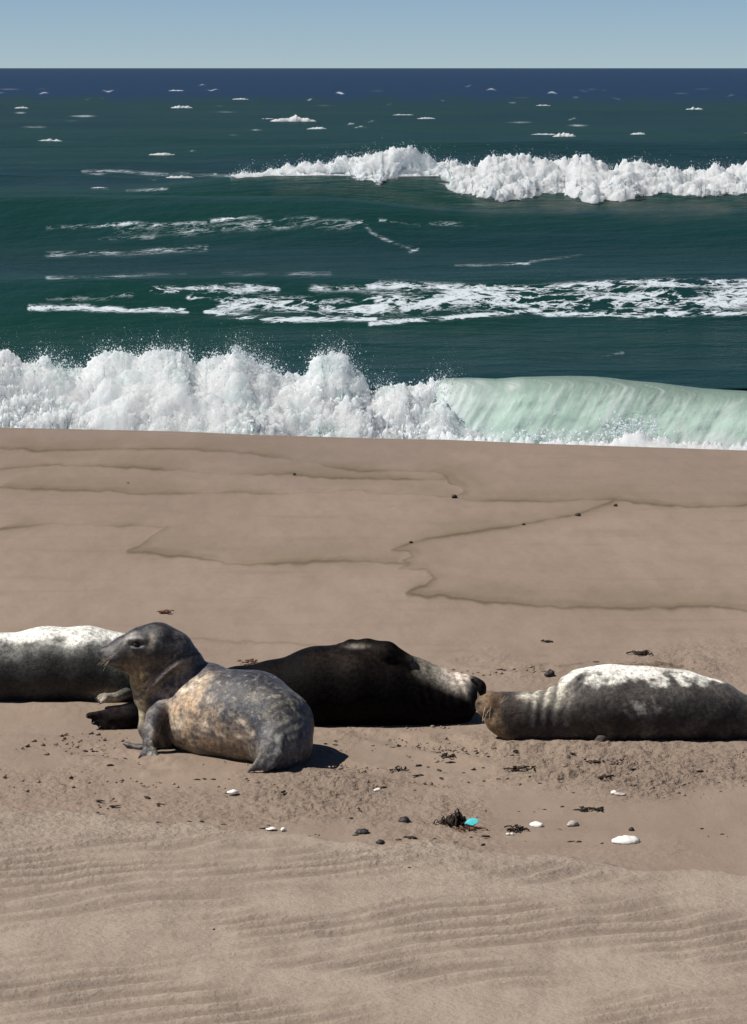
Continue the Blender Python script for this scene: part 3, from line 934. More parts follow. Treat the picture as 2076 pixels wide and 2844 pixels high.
# ------------------------------------------------------------------ seals
class Field:
    """signed distance grid with smooth unions, turned into one continuous skin"""
    def __init__(self, lo, hi, h=0.008):
        self.h = h
        self.lo = np.array(lo, float)
        self.n = np.ceil((np.array(hi) - self.lo) / h).astype(int) + 1
        self.d = np.full(self.n, 1.0, np.float32)
        self.ax = [self.lo[i] + np.arange(self.n[i]) * h for i in range(3)]

    def _box(self, lo, hi):
        a = np.clip(np.floor((lo - self.lo) / self.h).astype(int), 0, self.n)
        b = np.clip(np.ceil((hi - self.lo) / self.h).astype(int) + 1, 0, self.n)
        return tuple(slice(x, y) for x, y in zip(a, b))

    def cone(self, a, b, ra, rb, k=0.03, flat=None, sub=False):
        a = np.asarray(a, float); b = np.asarray(b, float)
        m = max(ra, rb) + k + 0.05
        sl = self._box(np.minimum(a, b) - m, np.maximum(a, b) + m)
        g = [self.ax[i][sl[i]] for i in range(3)]
        if min(len(x) for x in g) == 0:
            return
        X, Y, Z = (x.astype(np.float32) for x in np.meshgrid(*g, indexing='ij', copy=False))
        ab = b - a
        L2 = float(ab @ ab) + 1e-12
        t = np.clip(((X - a[0]) * ab[0] + (Y - a[1]) * ab[1] + (Z - a[2]) * ab[2]) / L2, 0, 1)
        qx, qy, qz = X - a[0] - t * ab[0], Y - a[1] - t * ab[1], Z - a[2] - t * ab[2]
        ts = t * t * (3 - 2 * t) * 0.5 + t * 0.5
        r = ra + (rb - ra) * ts
        if flat is not None:
            nrm, fl = flat
            nrm = np.asarray(nrm, float); nrm = nrm / np.linalg.norm(nrm)
            c = qx * nrm[0] + qy * nrm[1] + qz * nrm[2]
            e = (1 / fl - 1)
            qx, qy, qz = qx + nrm[0] * c * e, qy + nrm[1] * c * e, qz + nrm[2] * c * e
            d = (np.sqrt(qx * qx + qy * qy + qz * qz) - r) * (0.35 + 0.65 * fl)
        else:
            d = np.sqrt(qx * qx + qy * qy + qz * qz) - r
        o = self.d[sl]
        if sub:
            hh = np.clip(0.5 - 0.5 * (o + d) / k, 0, 1)
            self.d[sl] = o * (1 - hh) - d * hh + k * hh * (1 - hh)
        else:
            hh = np.clip(0.5 + 0.5 * (o - d) / k, 0, 1)
            self.d[sl] = o * (1 - hh) + d * hh - k * hh * (1 - hh)

    def chain(self, nodes, k=0.03, flat=None):
        for (a, ra), (b, rb) in zip(nodes[:-1], nodes[1:]):
            self.cone(a, b, ra, rb, k, flat)

    def skin(self):
        d = self.d
        s = d < 0
        c = np.zeros(tuple(x - 1 for x in d.shape), np.int8)
        nx, ny, nz = c.shape
        offs = [(i, j, k) for i in (0, 1) for j in (0, 1) for k in (0, 1)]
        for i, j, k in offs:
            c += s[i:i + nx, j:j + ny, k:k + nz]
        act = (c > 0) & (c < 8)
        idx = np.argwhere(act)
        vid = np.full(c.shape, -1, np.int64)
        vid[act] = np.arange(len(idx))
        acc = np.zeros((len(idx), 3)); cnt = np.zeros(len(idx))
        vals = {o: d[idx[:, 0] + o[0], idx[:, 1] + o[1], idx[:, 2] + o[2]] for o in offs}
        for o in offs:
            for axis in range(3):
                if o[axis]:
                    continue
                o2 = tuple(o[i] + (i == axis) for i in range(3))
                a, b = vals[o], vals[o2]
                cr = (a < 0) != (b < 0)
                t = np.where(cr, a / np.where(cr, a - b, 1), 0)
                p = np.array(o, float)[None] + np.eye(3)[axis][None] * t[:, None]
                acc[cr] += p[cr]; cnt[cr] += 1
        V = self.lo + (idx + acc / cnt[:, None]) * self.h
        faces = []
        for axis in range(3):
            e = [0, 0, 0]; e[axis] = 1
            A = s[:d.shape[0] - e[0], :d.shape[1] - e[1], :d.shape[2] - e[2]]
            B = s[e[0]:, e[1]:, e[2]:]
            ed = np.argwhere(A != B)
            o1, o2 = [(1, 2), (2, 0), (0, 1)][axis]
            ok = (ed[:, o1] > 0) & (ed[:, o2] > 0) & (ed[:, o1] < d.shape[o1] - 1) & (ed[:, o2] < d.shape[o2] - 1)
            ed = ed[ok]
            fl = A[ed[:, 0], ed[:, 1], ed[:, 2]]

            def cell(da, db):
                q = ed.copy(); q[:, o1] += da; q[:, o2] += db
                return vid[q[:, 0], q[:, 1], q[:, 2]]
            f = np.stack([cell(-1, -1), cell(0, -1), cell(0, 0), cell(-1, 0)], 1)
            f[~fl] = f[~fl][:, ::-1]
            faces.append(f)
        Fc = np.concatenate(faces)
        # relax slightly
        e = np.concatenate([Fc[:, [0, 1]], Fc[:, [1, 2]], Fc[:, [2, 3]], Fc[:, [3, 0]]])
        for w in (0.5, 0.5):
            sm = np.zeros_like(V); ct = np.zeros(len(V))
            for col in range(3):
                sm[:, col] = np.bincount(e[:, 0], V[e[:, 1], col], len(V))
            ct = np.bincount(e[:, 0], minlength=len(V))
            V = V * (1 - w) + w * sm / np.maximum(ct, 1)[:, None]
        return V, Fc


def normals(V, Fc):
    n = np.cross(V[Fc[:, 2]] - V[Fc[:, 0]], V[Fc[:, 3]] - V[Fc[:, 1]])
    N = np.zeros_like(V)
    for c in range(4):
        for k in range(3):
            N[:, k] += np.bincount(Fc[:, c], n[:, k], len(V))
    return N / (np.linalg.norm(N, axis=1, keepdims=True) + 1e-12)


class View:
    """maps a study sketch's pixels (an enlarged piece of the photograph) to the place"""
    def __init__(self, ox, oy, s):
        self.o, self.s = (ox, oy), s

    def p(self, x, y, Y):
        return at(self.o[0] + x * self.s, self.o[1] + y * self.s, Y)

    def n(self, x, y, Y, r):
        return self.p(x, y, Y), r * self.s * Y / CP * 1.013 / F

    def inv(self, V):
        a, b = to_px(V)
        return (a - self.o[0]) / self.s, (b - self.o[1]) / self.s


def gs(x, y, cx, cy, rx, ry, rot=0.0):
    c, s = math.cos(rot), math.sin(rot)
    u, v = (x - cx) * c + (y - cy) * s, -(x - cx) * s + (y - cy) * c
    return np.exp(-(u / rx) ** 2 - (v / ry) ** 2)


def mixc(c, f, col):
    f = np.clip(f, 0, 1)[:, None]
    return c * (1 - f) + np.array(col) * f


def hair_tube(pts, r0, r1, sides=5):
    pts = np.asarray(pts, float)
    V, Fc = [], []
    n = len(pts)
    for i, p in enumerate(pts):
        t = pts[min(i + 1, n - 1)] - pts[max(i - 1, 0)]
        t = t / (np.linalg.norm(t) + 1e-9)
        a = np.cross(t, (0.31, 0.5, 0.81)); a /= np.linalg.norm(a); b = np.cross(t, a)
        r = r0 + (r1 - r0) * i / (n - 1)
        for k in range(sides):
            w = 2 * math.pi * k / sides
            V.append(p + r * (a * math.cos(w) + b * math.sin(w)))
    for i in range(n - 1):
        for k in range(sides):
            Fc.append((i * sides + k, i * sides + (k + 1) % sides, (i + 1) * sides + (k + 1) % sides, (i + 1) * sides + k))
    return np.array(V), np.array(Fc)


def tubes(list_of_pts, r0, r1, root, name, mat_, sides=5):
    VV, FF, o = [], [], 0
    for pts in list_of_pts:
        V, Fc = hair_tube(pts, r0, r1, sides)
        VV.append(V); FF.append(Fc + o); o += len(V)
    return obj(name, mesh_np(name, local(np.concatenate(VV), root), np.concatenate(FF)), mat_, root)


def eyeball(c, rx, ry, rz, root):
    u = np.linspace(0, 2 * math.pi, 17)[:-1]; v = np.linspace(0.02, math.pi - 0.02, 9)
    V = np.array([(rx * math.sin(b) * math.cos(a), ry * math.cos(b), rz * math.sin(b) * math.sin(a)) for b in v for a in u])
    Fc = np.array([(i * 16 + k, i * 16 + (k + 1) % 16, (i + 1) * 16 + (k + 1) % 16, (i + 1) * 16 + k) for i in range(8) for k in range(16)])
    return obj('eye', mesh_np('eye', V, Fc), M_EYE, root, loc=tuple(np.array(c) - np.array(root.location)))


def claws(root, spots, size=0.02):
    for p, d in spots:
        p = np.array(p, float); d = np.array(d, float); d = d / np.linalg.norm(d)
        pts = [p, p + d * size * 0.6 + np.array([0, 0, -0.001]), p + d * size + np.array([0, 0, -size * 0.25])]
        tubes([pts], 0.0045, 0.001, root, 'claw', M_CLAW, 6)


# ---- the speckled seal in front, head raised
def seal_front():
    v = View(230, 1700, 0.4237)
    n = v.n
    root = empty('seal', on_plane(640, 2120))
    tag(root, 'speckled grey and tan seal in front, head raised and looking left', 'seal')
    f = Field((-1.75, 14.45, -0.10), (-0.30, 15.65, 0.95), 0.0078)
    body = [n(640, 560, 15.28, 165), n(800, 630, 15.22, 245), n(930, 675, 15.14, 290), n(1110, 695, 15.04, 300), n(1250, 765, 14.93, 262), n(1300, 865, 14.82, 190), n(1262, 950, 14.70, 105)]
    f.chain(body, 0.05)
    f.chain([n(735, 735, 15.16, 190), n(860, 760, 15.12, 215)], 0.05)
    # shoulders and chest in front of the neck fold
    f.chain([n(820, 500, 15.25, 170), n(690, 470, 15.27, 150), n(560, 540, 15.26, 135), n(470, 640, 15.24, 95), n(440, 760, 15.22, 70), n(450, 880, 15.18, 40)], 0.035)
    f.chain([n(540, 640, 15.27, 120), n(530, 760, 15.27, 100), n(540, 880, 15.24, 66)], 0.04)
    # head and neck, folded against the shoulders
    g = Field(f.lo, f.lo + (f.n - 1) * f.h, f.h); g.n = f.n
    g.d = np.full(f.n, 1.0, np.float32); g.ax = f.ax
    g.chain([n(172, 282, 15.20, 62), n(270, 264, 15.215, 100), n(395, 240, 15.23, 138), n(490, 222, 15.24, 147), n(585, 265, 15.25, 140), n(665, 345, 15.26, 120), n(760, 450, 15.26, 110)], 0.03)
    g.chain([n(470, 270, 15.24, 150), n(440, 380, 15.235, 128), n(415, 470, 15.22, 92), n(400, 560, 15.20, 56), n(420, 680, 15.2, 40)], 0.04)
    # muzzle pads, nose, brow, jaw
    g.cone(*[n(185, 300, 15.165, 48)[0], n(215, 310, 15.15, 50)[0]], n(0, 0, 15, 46)[1], n(0, 0, 15, 40)[1], 0.02)
    g.cone(n(118, 268, 15.2, 20)[0], n(135, 262, 15.2, 20)[0], n(0, 0, 15, 24)[1], n(0, 0, 15, 30)[1], 0.02)
    g.cone(n(310, 178, 15.135, 20)[0], n(395, 182, 15.125, 20)[0], n(0, 0, 15, 22)[1], n(0, 0, 15, 20)[1], 0.03)
    g.cone(n(330, 240, 15.115, 20)[0], n(390, 238, 15.11, 20)[0], n(0, 0, 15, 10)[1], n(0, 0, 15, 10)[1], 0.02)
    g.cone(n(180, 330, 15.19, 20)[0], n(300, 372, 15.19, 20)[0], n(0, 0, 15, 26)[1], n(0, 0, 15, 34)[1], 0.02)
    # nostril, mouth line, ear, eye socket
    g.cone(n(122, 275, 15.165, 9)[0], n(138, 266, 15.155, 9)[0], 0.006, 0.007, 0.006, sub=True)
    g.cone(n(130, 330, 15.16, 9)[0], n(255, 345, 15.10, 9)[0], 0.005, 0.005, 0.008, sub=True)
    g.cone(n(318, 210, 15.115, 9)[0], n(385, 212, 15.105, 9)[0], 0.012, 0.012, 0.012, sub=True)
    g.cone(n(470, 215, 15.09, 9)[0], n(474, 225, 15.09, 9)[0], 0.007, 0.006, 0.008, sub=True)
    # union with a narrow valley: the neck fold
    k = 0.012
    hh = np.clip(0.5 + 0.5 * (f.d - g.d) / k, 0, 1)
    f.d = f.d * (1 - hh) + g.d * hh - k * hh * (1 - hh)
    # near fore flipper, standing on the sand
    fl = ((0.85, 0.45, 0.1), 0.62)
    f.chain([n(556, 596, 15.18, 60), n(478, 680, 15.10, 56), n(447, 780, 15.06, 52), n(436, 860, 15.02, 47)], 0.03)
    for k_, (tx, ty) in enumerate(((372, 950), (398, 966), (430, 974), (462, 972), (490, 958))):
        f.chain([n(424 + k_ * 9, 890, 15.01, 26), n(0.5 * (tx + 424 + k_ * 9), 930, 14.97, 20), n(tx, ty, 14.93, 9)], 0.008)
    # far fore flipper lying flat, toes to the left
    f.chain([n(450, 890, 15.16, 40), n(370, 890, 15.17, 30), n(300, 872, 15.18, 20), n(268, 862, 15.18, 12)], 0.02, flat=((0, 0.2, 1), 0.7))
    # hind flippers folded together, toes down
    f.chain([n(1255, 820, 14.74, 80), n(1225, 900, 14.66, 66), n(1180, 1000, 14.59, 40)], 0.035)
    for k_, (tx, ty) in enumerate(((1080, 1056), (1120, 1046), (1160, 1040), (1196, 1052), (1212, 1040))):
        sx = 1165 + k_ * 24
        f.chain([n(sx + 14, 850, 14.655, 24), n(sx, 950, 14.595, 21), n(0.5 * (sx + tx), 1015, 14.575, 18), n(tx, ty, 14.565, 8)], 0.005)
    f.chain([n(1300, 840, 14.66, 36), n(1290, 930, 14.61, 28), n(1262, 1000, 14.58, 16)], 0.014)
    V, Fc = f.skin()
    N = normals(V, Fc)
    x, y = v.inv(V)
    # small wrinkles round the neck fold and the rump
    wr = 0.45 * gs(x, y, 1350, 760, 100, 190) + 0.7 * gs(x, y, 560, 420, 160, 110)
    V = V + N * (0.0035 * wr * np.sin((x * 0.5 + y * 0.9) * 0.10 + 3 * perlin(V * 9)))[:, None]
    FOLD = [(750, 268), (690, 280), (640, 296), (560, 352), (480, 424), (420, 492), (378, 548)]
    q2 = np.stack([x, y], 1)
    dl = polydist(q2, FOLD); dl2 = polydist(q2 + np.array([9, 15]), FOLD); dl3 = polydist(q2 - np.array([9, 15]), FOLD)
    V = V + N * (-0.011 * np.exp(-(dl / 10) ** 2) + 0.006 * np.exp(-(dl2 / 12) ** 2) + 0.009 * np.exp(-(dl3 / 12) ** 2))[:, None]
    FOLD2 = [(420, 430), (395, 500), (375, 548), (350, 560)]
    V = V - N * (0.008 * np.exp(-(polydist(q2, FOLD2) / 9) ** 2))[:, None]
    nz = fbm(V * 9, 4); nz2 = fbm(V * 22 + 5, 4); nz3 = fbm(V * 5 + 11, 3); spot = fbm(V * 34 + 3, 3)
    c = np.tile(np.array((0.040, 0.040, 0.047)), (len(V), 1))
    c = mixc(c, sstep(-0.1, 0.5, nz2) * 0.55, (0.115, 0.106, 0.10))
    flank = 0.85 * gs(x, y, 670, 640, 200, 170, 0.5) + 0.8 * gs(x, y, 640, 540, 190, 80, -0.5) + 0.7 * gs(x, y, 780, 850, 280, 100)
    c = mixc(c, flank * (0.72 + 1.0 * nz + 0.5 * nz2), (0.46, 0.32, 0.20))
    belly = gs(x, y, 860, 960, 330, 85) + gs(x, y, 640, 880, 110, 110) * 0.5
    c = mixc(c, belly * (0.7 + 0.4 * nz), (0.16, 0.122, 0.07))
    c = mixc(c, gs(x, y, 1090, 640, 200, 110) * sstep(-0.2, 0.5, nz) * 0.6, (0.30, 0.25, 0.18))
    body_m = sstep(520, 640, x) * sstep(380, 430, y)
    c = mixc(c, sstep(0.25, 0.85, spot) * body_m * 0.5, (0.45, 0.39, 0.31))
    c = mixc(c, sstep(0.35, 0.7, -nz2) * body_m * sstep(0.3, -0.2, flank) * 0.6, (0.04, 0.042, 0.05))
    for bx, by, rx, ry in ((620, 740, 42, 50), (800, 750, 36, 42), (680, 510, 75, 26), (580, 570, 50, 30), (770, 440, 80, 22), (900, 810, 30, 24), (1050, 740, 26, 40), (1020, 820, 30, 26), (830, 580, 20, 22), (900, 650, 18, 18), (1115, 795, 18, 18)):
        c = mixc(c, gs(x, y, bx, by, rx, ry, -0.4) * (0.8 + 0.8 * nz2), (0.62, 0.50, 0.37))
    c = mixc(c, gs(x, y, 1385, 640, 70, 170, 0.2) * sstep(-0.1, 0.4, nz2) * 0.75, (0.27, 0.25, 0.17))
    c = mixc(c, gs(x, y, 1330, 850, 90, 80) * sstep(0.0, 0.4, nz2 + nz) * 0.7, (0.30, 0.28, 0.2))
    c = mixc(c, sstep(1130, 1240, x) * sstep(650, 800, y) * 0.55 * (0.8 + 0.5 * nz), (0.075, 0.075, 0.08))
    # head dark, throat ochre, collar pale
    head = sstep(760, 640, x + 0.6 * (y - 250)) * sstep(440, 350, y - 0.15 * (x - 300))
    headm = np.clip(head, 0, 1) * (x < 760)
    c = mixc(c, headm, (0.030, 0.027, 0.028))
    c = mixc(c, headm * sstep(0.0, 0.35, nz2 + 0.4 * nz) * 0.6, (0.105, 0.092, 0.080))
    c = mixc(c, headm * sstep(0.15, 0.5, -nz2 + 0.3 * nz) * 0.8, (0.016, 0.014, 0.015))
    c = mixc(c, headm * gs(x, y, 380, 330, 130, 60) * 0.6, (0.10, 0.075, 0.055))
    throat = gs(x, y, 340, 440, 75, 90) + gs(x, y, 385, 560, 40, 80)
    c = mixc(c, throat * 0.95, (0.27, 0.19, 0.085))
    c = mixc(c, gs(x, y, 385, 640, 26, 90), (0.55, 0.47, 0.30))
    collar = gs(x, y, 520, 440, 190, 45, -0.62)
    c = mixc(c, collar * (0.7 + 0.5 * nz) * (1 - headm * 0.8), (0.27, 0.23, 0.185))
    c = mixc(c, np.exp(-(dl3 / 7) ** 2) * sstep(670, 600, x) * sstep(440, 500, x), (0.80, 0.74, 0.64))  # sun highlight on the lip of the fold, painted into the fur
    c = mixc(c, gs(x, y, 535, 790, 40, 150, -0.25) * (N[:, 0] < 0.9), (0.045, 0.037, 0.033))  # shade in the gap between flipper and belly, painted dark brown
    arm = gs(x, y, 455, 760, 50, 170, 0.12) + gs(x, y, 520, 610, 70, 60) * 0.7
    c = mixc(c, arm * 0.9, (0.085, 0.083, 0.09))
    c = mixc(c, gs(x, y, 450, 850, 22, 120, 0.05) * sstep(-0.1, 0.3, nz2), (0.55, 0.48, 0.38))
    c = mixc(c, gs(x, y, 315, 172, 34, 22, -0.5), (0.60, 0.56, 0.50))
    c = mixc(c, gs(x, y, 370, 165, 50, 22, 0.2) * 0.6, (0.24, 0.22, 0.20))
    c = mixc(c, gs(x, y, 455, 190, 20, 45, 0.3) * 0.8, (0.34, 0.29, 0.22))
    c = mixc(c, gs(x, y, 118, 280, 18, 20), (0.02, 0.018, 0.018))
    c = mixc(c, gs(x, y, 190, 250, 50, 30) * 0.35, (0.16, 0.14, 0.12))
    me = mesh_np('body', local(V, root), Fc)
    attr_c(me, 'col', np.clip(c, 0.005, 0.9))
    obj('body', me, mat_fur('speckled_fur', 0.4, 0.42, 0.05), root)
    e = v.p(350, 212, 15.118)
    eyeball(e, 0.017, 0.012, 0.011, root)
    w = []
    for q in range(6):
        p0 = v.p(185 + RNG.uniform(-25, 30), 300 + RNG.uniform(-22, 22), 15.125)
        p2 = v.p(150 + RNG.uniform(-60, 60), 345 + RNG.uniform(-5, 40), 15.05)
        w.append([p0, (p0 + p2) / 2 + np.array([0, 0, 0.006]), p2])
    tubes(w, 0.0006, 0.0003, root, 'whisker', M_WHISKER, 4)['kind'] = 'stuff'
    claws(root, [(v.p(tx, ty - 4, 14.925), (-0.3 + 0.2 * q, -0.8, -0.3)) for q, (tx, ty) in enumerate(((372, 950), (398, 966), (430, 974), (462, 972), (490, 958)))])
    return root


seal_front()


def seal_dark():
    v = View(630, 1720, 0.454)
    n = v.n
    root = empty('seal', on_plane(980, 2030))
    tag(root, 'black seal sprawled on its side behind the speckled one, wrinkled pale neck', 'seal')
    f = Field((-1.85, 15.40, -0.12), (0.75, 16.35, 0.75), 0.0085)
    Y = 15.9
    body = [n(-560, 590, 15.72, 62), n(-380, 560, 15.80, 92), n(-150, 520, 15.86, 140), n(80, 480, Y, 182), n(300, 462, Y, 203), n(560, 432, Y, 255), n(800, 418, Y, 270), n(980, 440, Y, 248), n(1150, 468, Y, 216), n(1290, 486, Y, 180), n(1390, 486, Y, 138), n(1462, 450, Y, 102), n(1530, 428, Y, 56)]
    f.chain(body, 0.05)
    f.chain([n(1200, 560, 15.82, 120), n(1390, 540, 15.84, 118)], 0.06)
    f.cone(n(1500, 400, 15.9, 40)[0], n(1548, 412, 15.88, 30)[0], n(0, 0, 15.9, 46)[1], n(0, 0, 15.9, 36)[1], 0.02)
    f.cone(n(1545, 450, 15.86, 40)[0], n(1520, 480, 15.86, 30)[0], n(0, 0, 15.9, 32)[1], n(0, 0, 15.9, 40)[1], 0.02)
    # fore flipper folded over the flank
    f.chain([n(1090, 262, 15.80, 60), n(980, 205, 15.80, 72), n(860, 178, 15.84, 62), n(760, 165, 15.88, 44), n(690, 160, 15.90, 16)], 0.014, flat=((0.1, -0.75, 0.65), 0.75))
    # hind flippers, fanned towards the left
    for q, (tx, ty) in enumerate(((-845, 590), (-810, 630), (-770, 655), (-735, 668), (-690, 676))):
        f.chain([n(-560, 560 + q * 18, 15.71, 44), n(-680 + q * 10, 575 + q * 18, 15.68, 34), n(tx, ty, 15.64, 20)], 0.014)
    f.chain([n(-560, 600, 15.71, 70), n(-700, 610, 15.68, 48)], 0.03, flat=((0, 0.3, 1), 0.7))
    V, Fc = f.skin()
    N = normals(V, Fc)
    x, y = v.inv(V)
    nk = sstep(1080, 1220, x) * sstep(1510, 1470, x)
    wr = np.sin((x * 0.95 - (y - 300) * 0.42) * 0.105 + 3.2 * perlin(V * 6)) * (0.6 + 0.7 * perlin(V * 4 + 5))
    V = V + N * (0.0055 * nk * wr * sstep(620, 400, y))[:, None]
    nz = fbm(V * 8, 4); nz2 = fbm(V * 24, 3)
    c = np.tile(np.array((0.0050, 0.0040, 0.0038)), (len(V), 1))
    c = mixc(c, gs(x, y, 760, 230, 260, 90) * (0.5 + 0.6 * nz), (0.026, 0.018, 0.014))
    c = mixc(c, gs(x, y, 800, 166, 60, 14) , (0.20, 0.17, 0.14))  # thin highlight along the folded flipper, painted into the coat
    edge = (y - 250) - (x - 1100) * 0.40
    neck = nk * sstep(120, 15, edge) * (0.35 + 0.65 * sstep(1220, 1380, x))
    c = mixc(c, neck * (0.9 + 0.5 * wr), (0.55, 0.49, 0.39))
    c = mixc(c, gs(x, y, 1410, 350, 80, 55) * 0.9, (0.70, 0.57, 0.48))
    c = mixc(c, sstep(1480, 1530, x), (0.014, 0.012, 0.012))
    c = mixc(c, gs(x, y, 1500, 400, 24, 60) * 0.5, (0.10, 0.095, 0.095))
    c = mixc(c, sstep(-560, -640, x) * 0.6, (0.030, 0.022, 0.022))
    me = mesh_np('body', local(V, root), Fc)
    attr_c(me, 'col', np.clip(c, 0.0025, 0.9))
    obj('body', me, mat_fur('black_fur', 0.5, 0.03, 0.0), root)
    eyeball(v.p(1505, 372, 15.845), 0.012, 0.010, 0.009, root)
    w = []
    for q in range(8):
        p0 = v.p(1540 + RNG.uniform(-14, 14), 455 + RNG.uniform(-14, 14), 15.82)
        p2 = v.p(1555 + RNG.uniform(-20, 50), 525 + RNG.uniform(-10, 20), 15.78)
        w.append([p0, (p0 + p2) / 2 + np.array([0.004, 0, 0.004]), p2])
    tubes(w, 0.0006, 0.0003, root, 'whisker', M_WHISKER, 4)['kind'] = 'stuff'
    claws(root, [(v.p(-845, 590, 15.63), (-1, -0.3, -0.2)), (v.p(-810, 632, 15.625), (-1, -0.3, -0.2)), (v.p(-770, 657, 15.62), (-0.8, -0.5, -0.2))], 0.018)
    return root


seal_dark()


def seal_right():
    v = View(1230, 1780, 0.3753)
    n = v.n
    root = empty('seal', on_plane(1650, 2070))
    tag(root, 'mottled pale seal lying at the right with its brown face to the left', 'seal')
    f = Field((0.40, 15.10, -0.12), (2.75, 15.95, 0.75), 0.0085)
    Y = 15.5
    f.chain([n(292, 472, 15.44, 40), n(340, 478, 15.45, 72), n(420, 505, 15.46, 108), n(540, 555, 15.47, 160), n(700, 574, 15.48, 180), n(880, 566, Y, 196), n(1070, 492, Y, 272), n(1250, 482, Y, 290), n(1500, 492, Y, 286), n(1750, 505, Y, 274), n(2000, 540, Y, 236), n(2250, 595, 15.48, 165), n(2480, 650, 15.46, 100)], 0.06)
    f.chain([n(330, 520, 15.40, 40), n(400, 600, 15.40, 60), n(500, 690, 15.40, 70)], 0.05)
    f.cone(n(300, 452, 15.41, 30)[0], n(345, 445, 15.41, 30)[0], n(0, 0, 15.5, 40)[1], n(0, 0, 15.5, 46)[1], 0.03)
    f.cone(n(300, 500, 15.40, 30)[0], n(330, 510, 15.38, 30)[0], n(0, 0, 15.5, 34)[1], n(0, 0, 15.5, 40)[1], 0.03)
    f.cone(n(262, 470, 15.40, 9)[0], n(272, 476, 15.385, 9)[0], 0.005, 0.006, 0.006, sub=True)
    # fore flipper against the side
    f.chain([n(1290, 590, 15.36, 54), n(1235, 660, 15.33, 44), n(1205, 730, 15.31, 28)], 0.02)
    for q in range(4):
        f.chain([n(1205 - q * 16, 715, 15.29, 16), n(1180 - q * 24, 758, 15.26, 9)], 0.012)
    # hind flippers
    for q in range(4):
        f.chain([n(2440, 640 + 10 * q, 15.46 - 0.03 * q, 50), n(2660 + q * 20, 690 + 14 * q, 15.44 - 0.07 * q, 22)], 0.02)
    V, Fc = f.skin()
    N = normals(V, Fc)
    x, y = v.inv(V)
    nk = sstep(580, 680, x) * sstep(1000, 880, x)
    wr = np.sin((x + (y - 500) * 0.12) * 0.075 + 1.6 * perlin(V * 5))
    V = V + N * (0.0045 * nk * wr * sstep(720, 520, y))[:, None]
    ck = gs(x, y, 1000, 300, 45, 90, 0.7)
    V = V + N * (0.006 * ck * np.sin((x + y) * 0.10))[:, None]
    nz = fbm(V * 7, 4); nz2 = fbm(V * 19 + 4, 4); nz3 = fbm(V * 4 + 9, 3)
    c = np.tile(np.array((0.080, 0.070, 0.060)), (len(V), 1))
    up = sstep(325, 240, y + 60 * nz + 45 * nz2)  # pale back painted whiter still: sunlight from above put into the coat
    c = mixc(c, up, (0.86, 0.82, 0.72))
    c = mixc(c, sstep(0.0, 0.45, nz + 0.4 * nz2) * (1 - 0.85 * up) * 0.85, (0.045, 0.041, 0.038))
    c = mixc(c, sstep(330, 600, y) * (0.8 + 0.6 * nz + 0.3 * nz2), (0.020, 0.016, 0.013))  # shade on the lower side, painted over the mottled coat
    c = mixc(c, sstep(980, 900, x) * sstep(430, 560, y) * 0.8, (0.04, 0.033, 0.030))
    c = mixc(c, nk * sstep(540, 400, y) * (0.55 + 0.45 * wr), (0.60, 0.55, 0.44))
    c = mixc(c, nk * sstep(0.1, 0.5, nz2) * 0.55, (0.06, 0.05, 0.042))
    head = sstep(680, 520, x)
    c = mixc(c, head * 0.9, (0.038, 0.027, 0.020))
    c = mixc(c, head * sstep(480, 360, x), (0.16, 0.10, 0.055))
    c = mixc(c, gs(x, y, 262, 470, 26, 30), (0.05, 0.032, 0.024))
    c = mixc(c, gs(x, y, 420, 640, 40, 120, -0.5) * 0.8, (0.27, 0.20, 0.12))
    c = mixc(c, gs(x, y, 620, 410, 60, 26), (0.68, 0.62, 0.5))
    c = mixc(c, gs(x, y, 1000, 310, 30, 80, 0.7) * 0.9, (0.055, 0.05, 0.045))
    c = mixc(c, gs(x, y, 1500, 500, 140, 70) * sstep(0.0, 0.5, nz2) * 0.8, (0.40, 0.37, 0.33))
    c = mixc(c, gs(x, y, 1215, 690, 55, 90) * 0.85, (0.075, 0.056, 0.040))
    c = mixc(c, gs(x, y, 1480, 720, 200, 40) * sstep(-0.1, 0.4, nz2) * 0.5, (0.26, 0.22, 0.17))
    me = mesh_np('body', local(V, root), Fc)
    attr_c(me, 'col', np.clip(c, 0.005, 0.9))
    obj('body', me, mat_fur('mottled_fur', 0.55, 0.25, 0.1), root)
    w = []
    for q in range(5):
        p0 = v.p(335 + RNG.uniform(-22, 22), 500 + RNG.uniform(-20, 20), 15.31)
        p2 = v.p(300 + RNG.uniform(-20, 60), 570 + RNG.uniform(0, 40), 15.26)
        w.append([p0, (p0 + p2) / 2 + np.array([0, 0, 0.006]), p2])
    for q in range(3):
        p0 = v.p(410 + RNG.uniform(-10, 30), 450 + RNG.uniform(-15, 15), 15.34)
        p2 = p0 + (v.p(RNG.uniform(30, 65), -50 + RNG.uniform(-12, 12), 15.3) - v.p(0, 0, 15.3))
        w.append([p0, (p0 + p2) / 2 + np.array([0.004, 0, 0]), p2])
    tubes(w, 0.0008, 0.0004, root, 'whisker', M_WHISKER, 4)['kind'] = 'stuff'
    claws(root, [(v.p(1180 - q * 24, 758, 15.255), (-0.5, -0.7, -0.3)) for q in range(4)], 0.016)
    return root


seal_right()


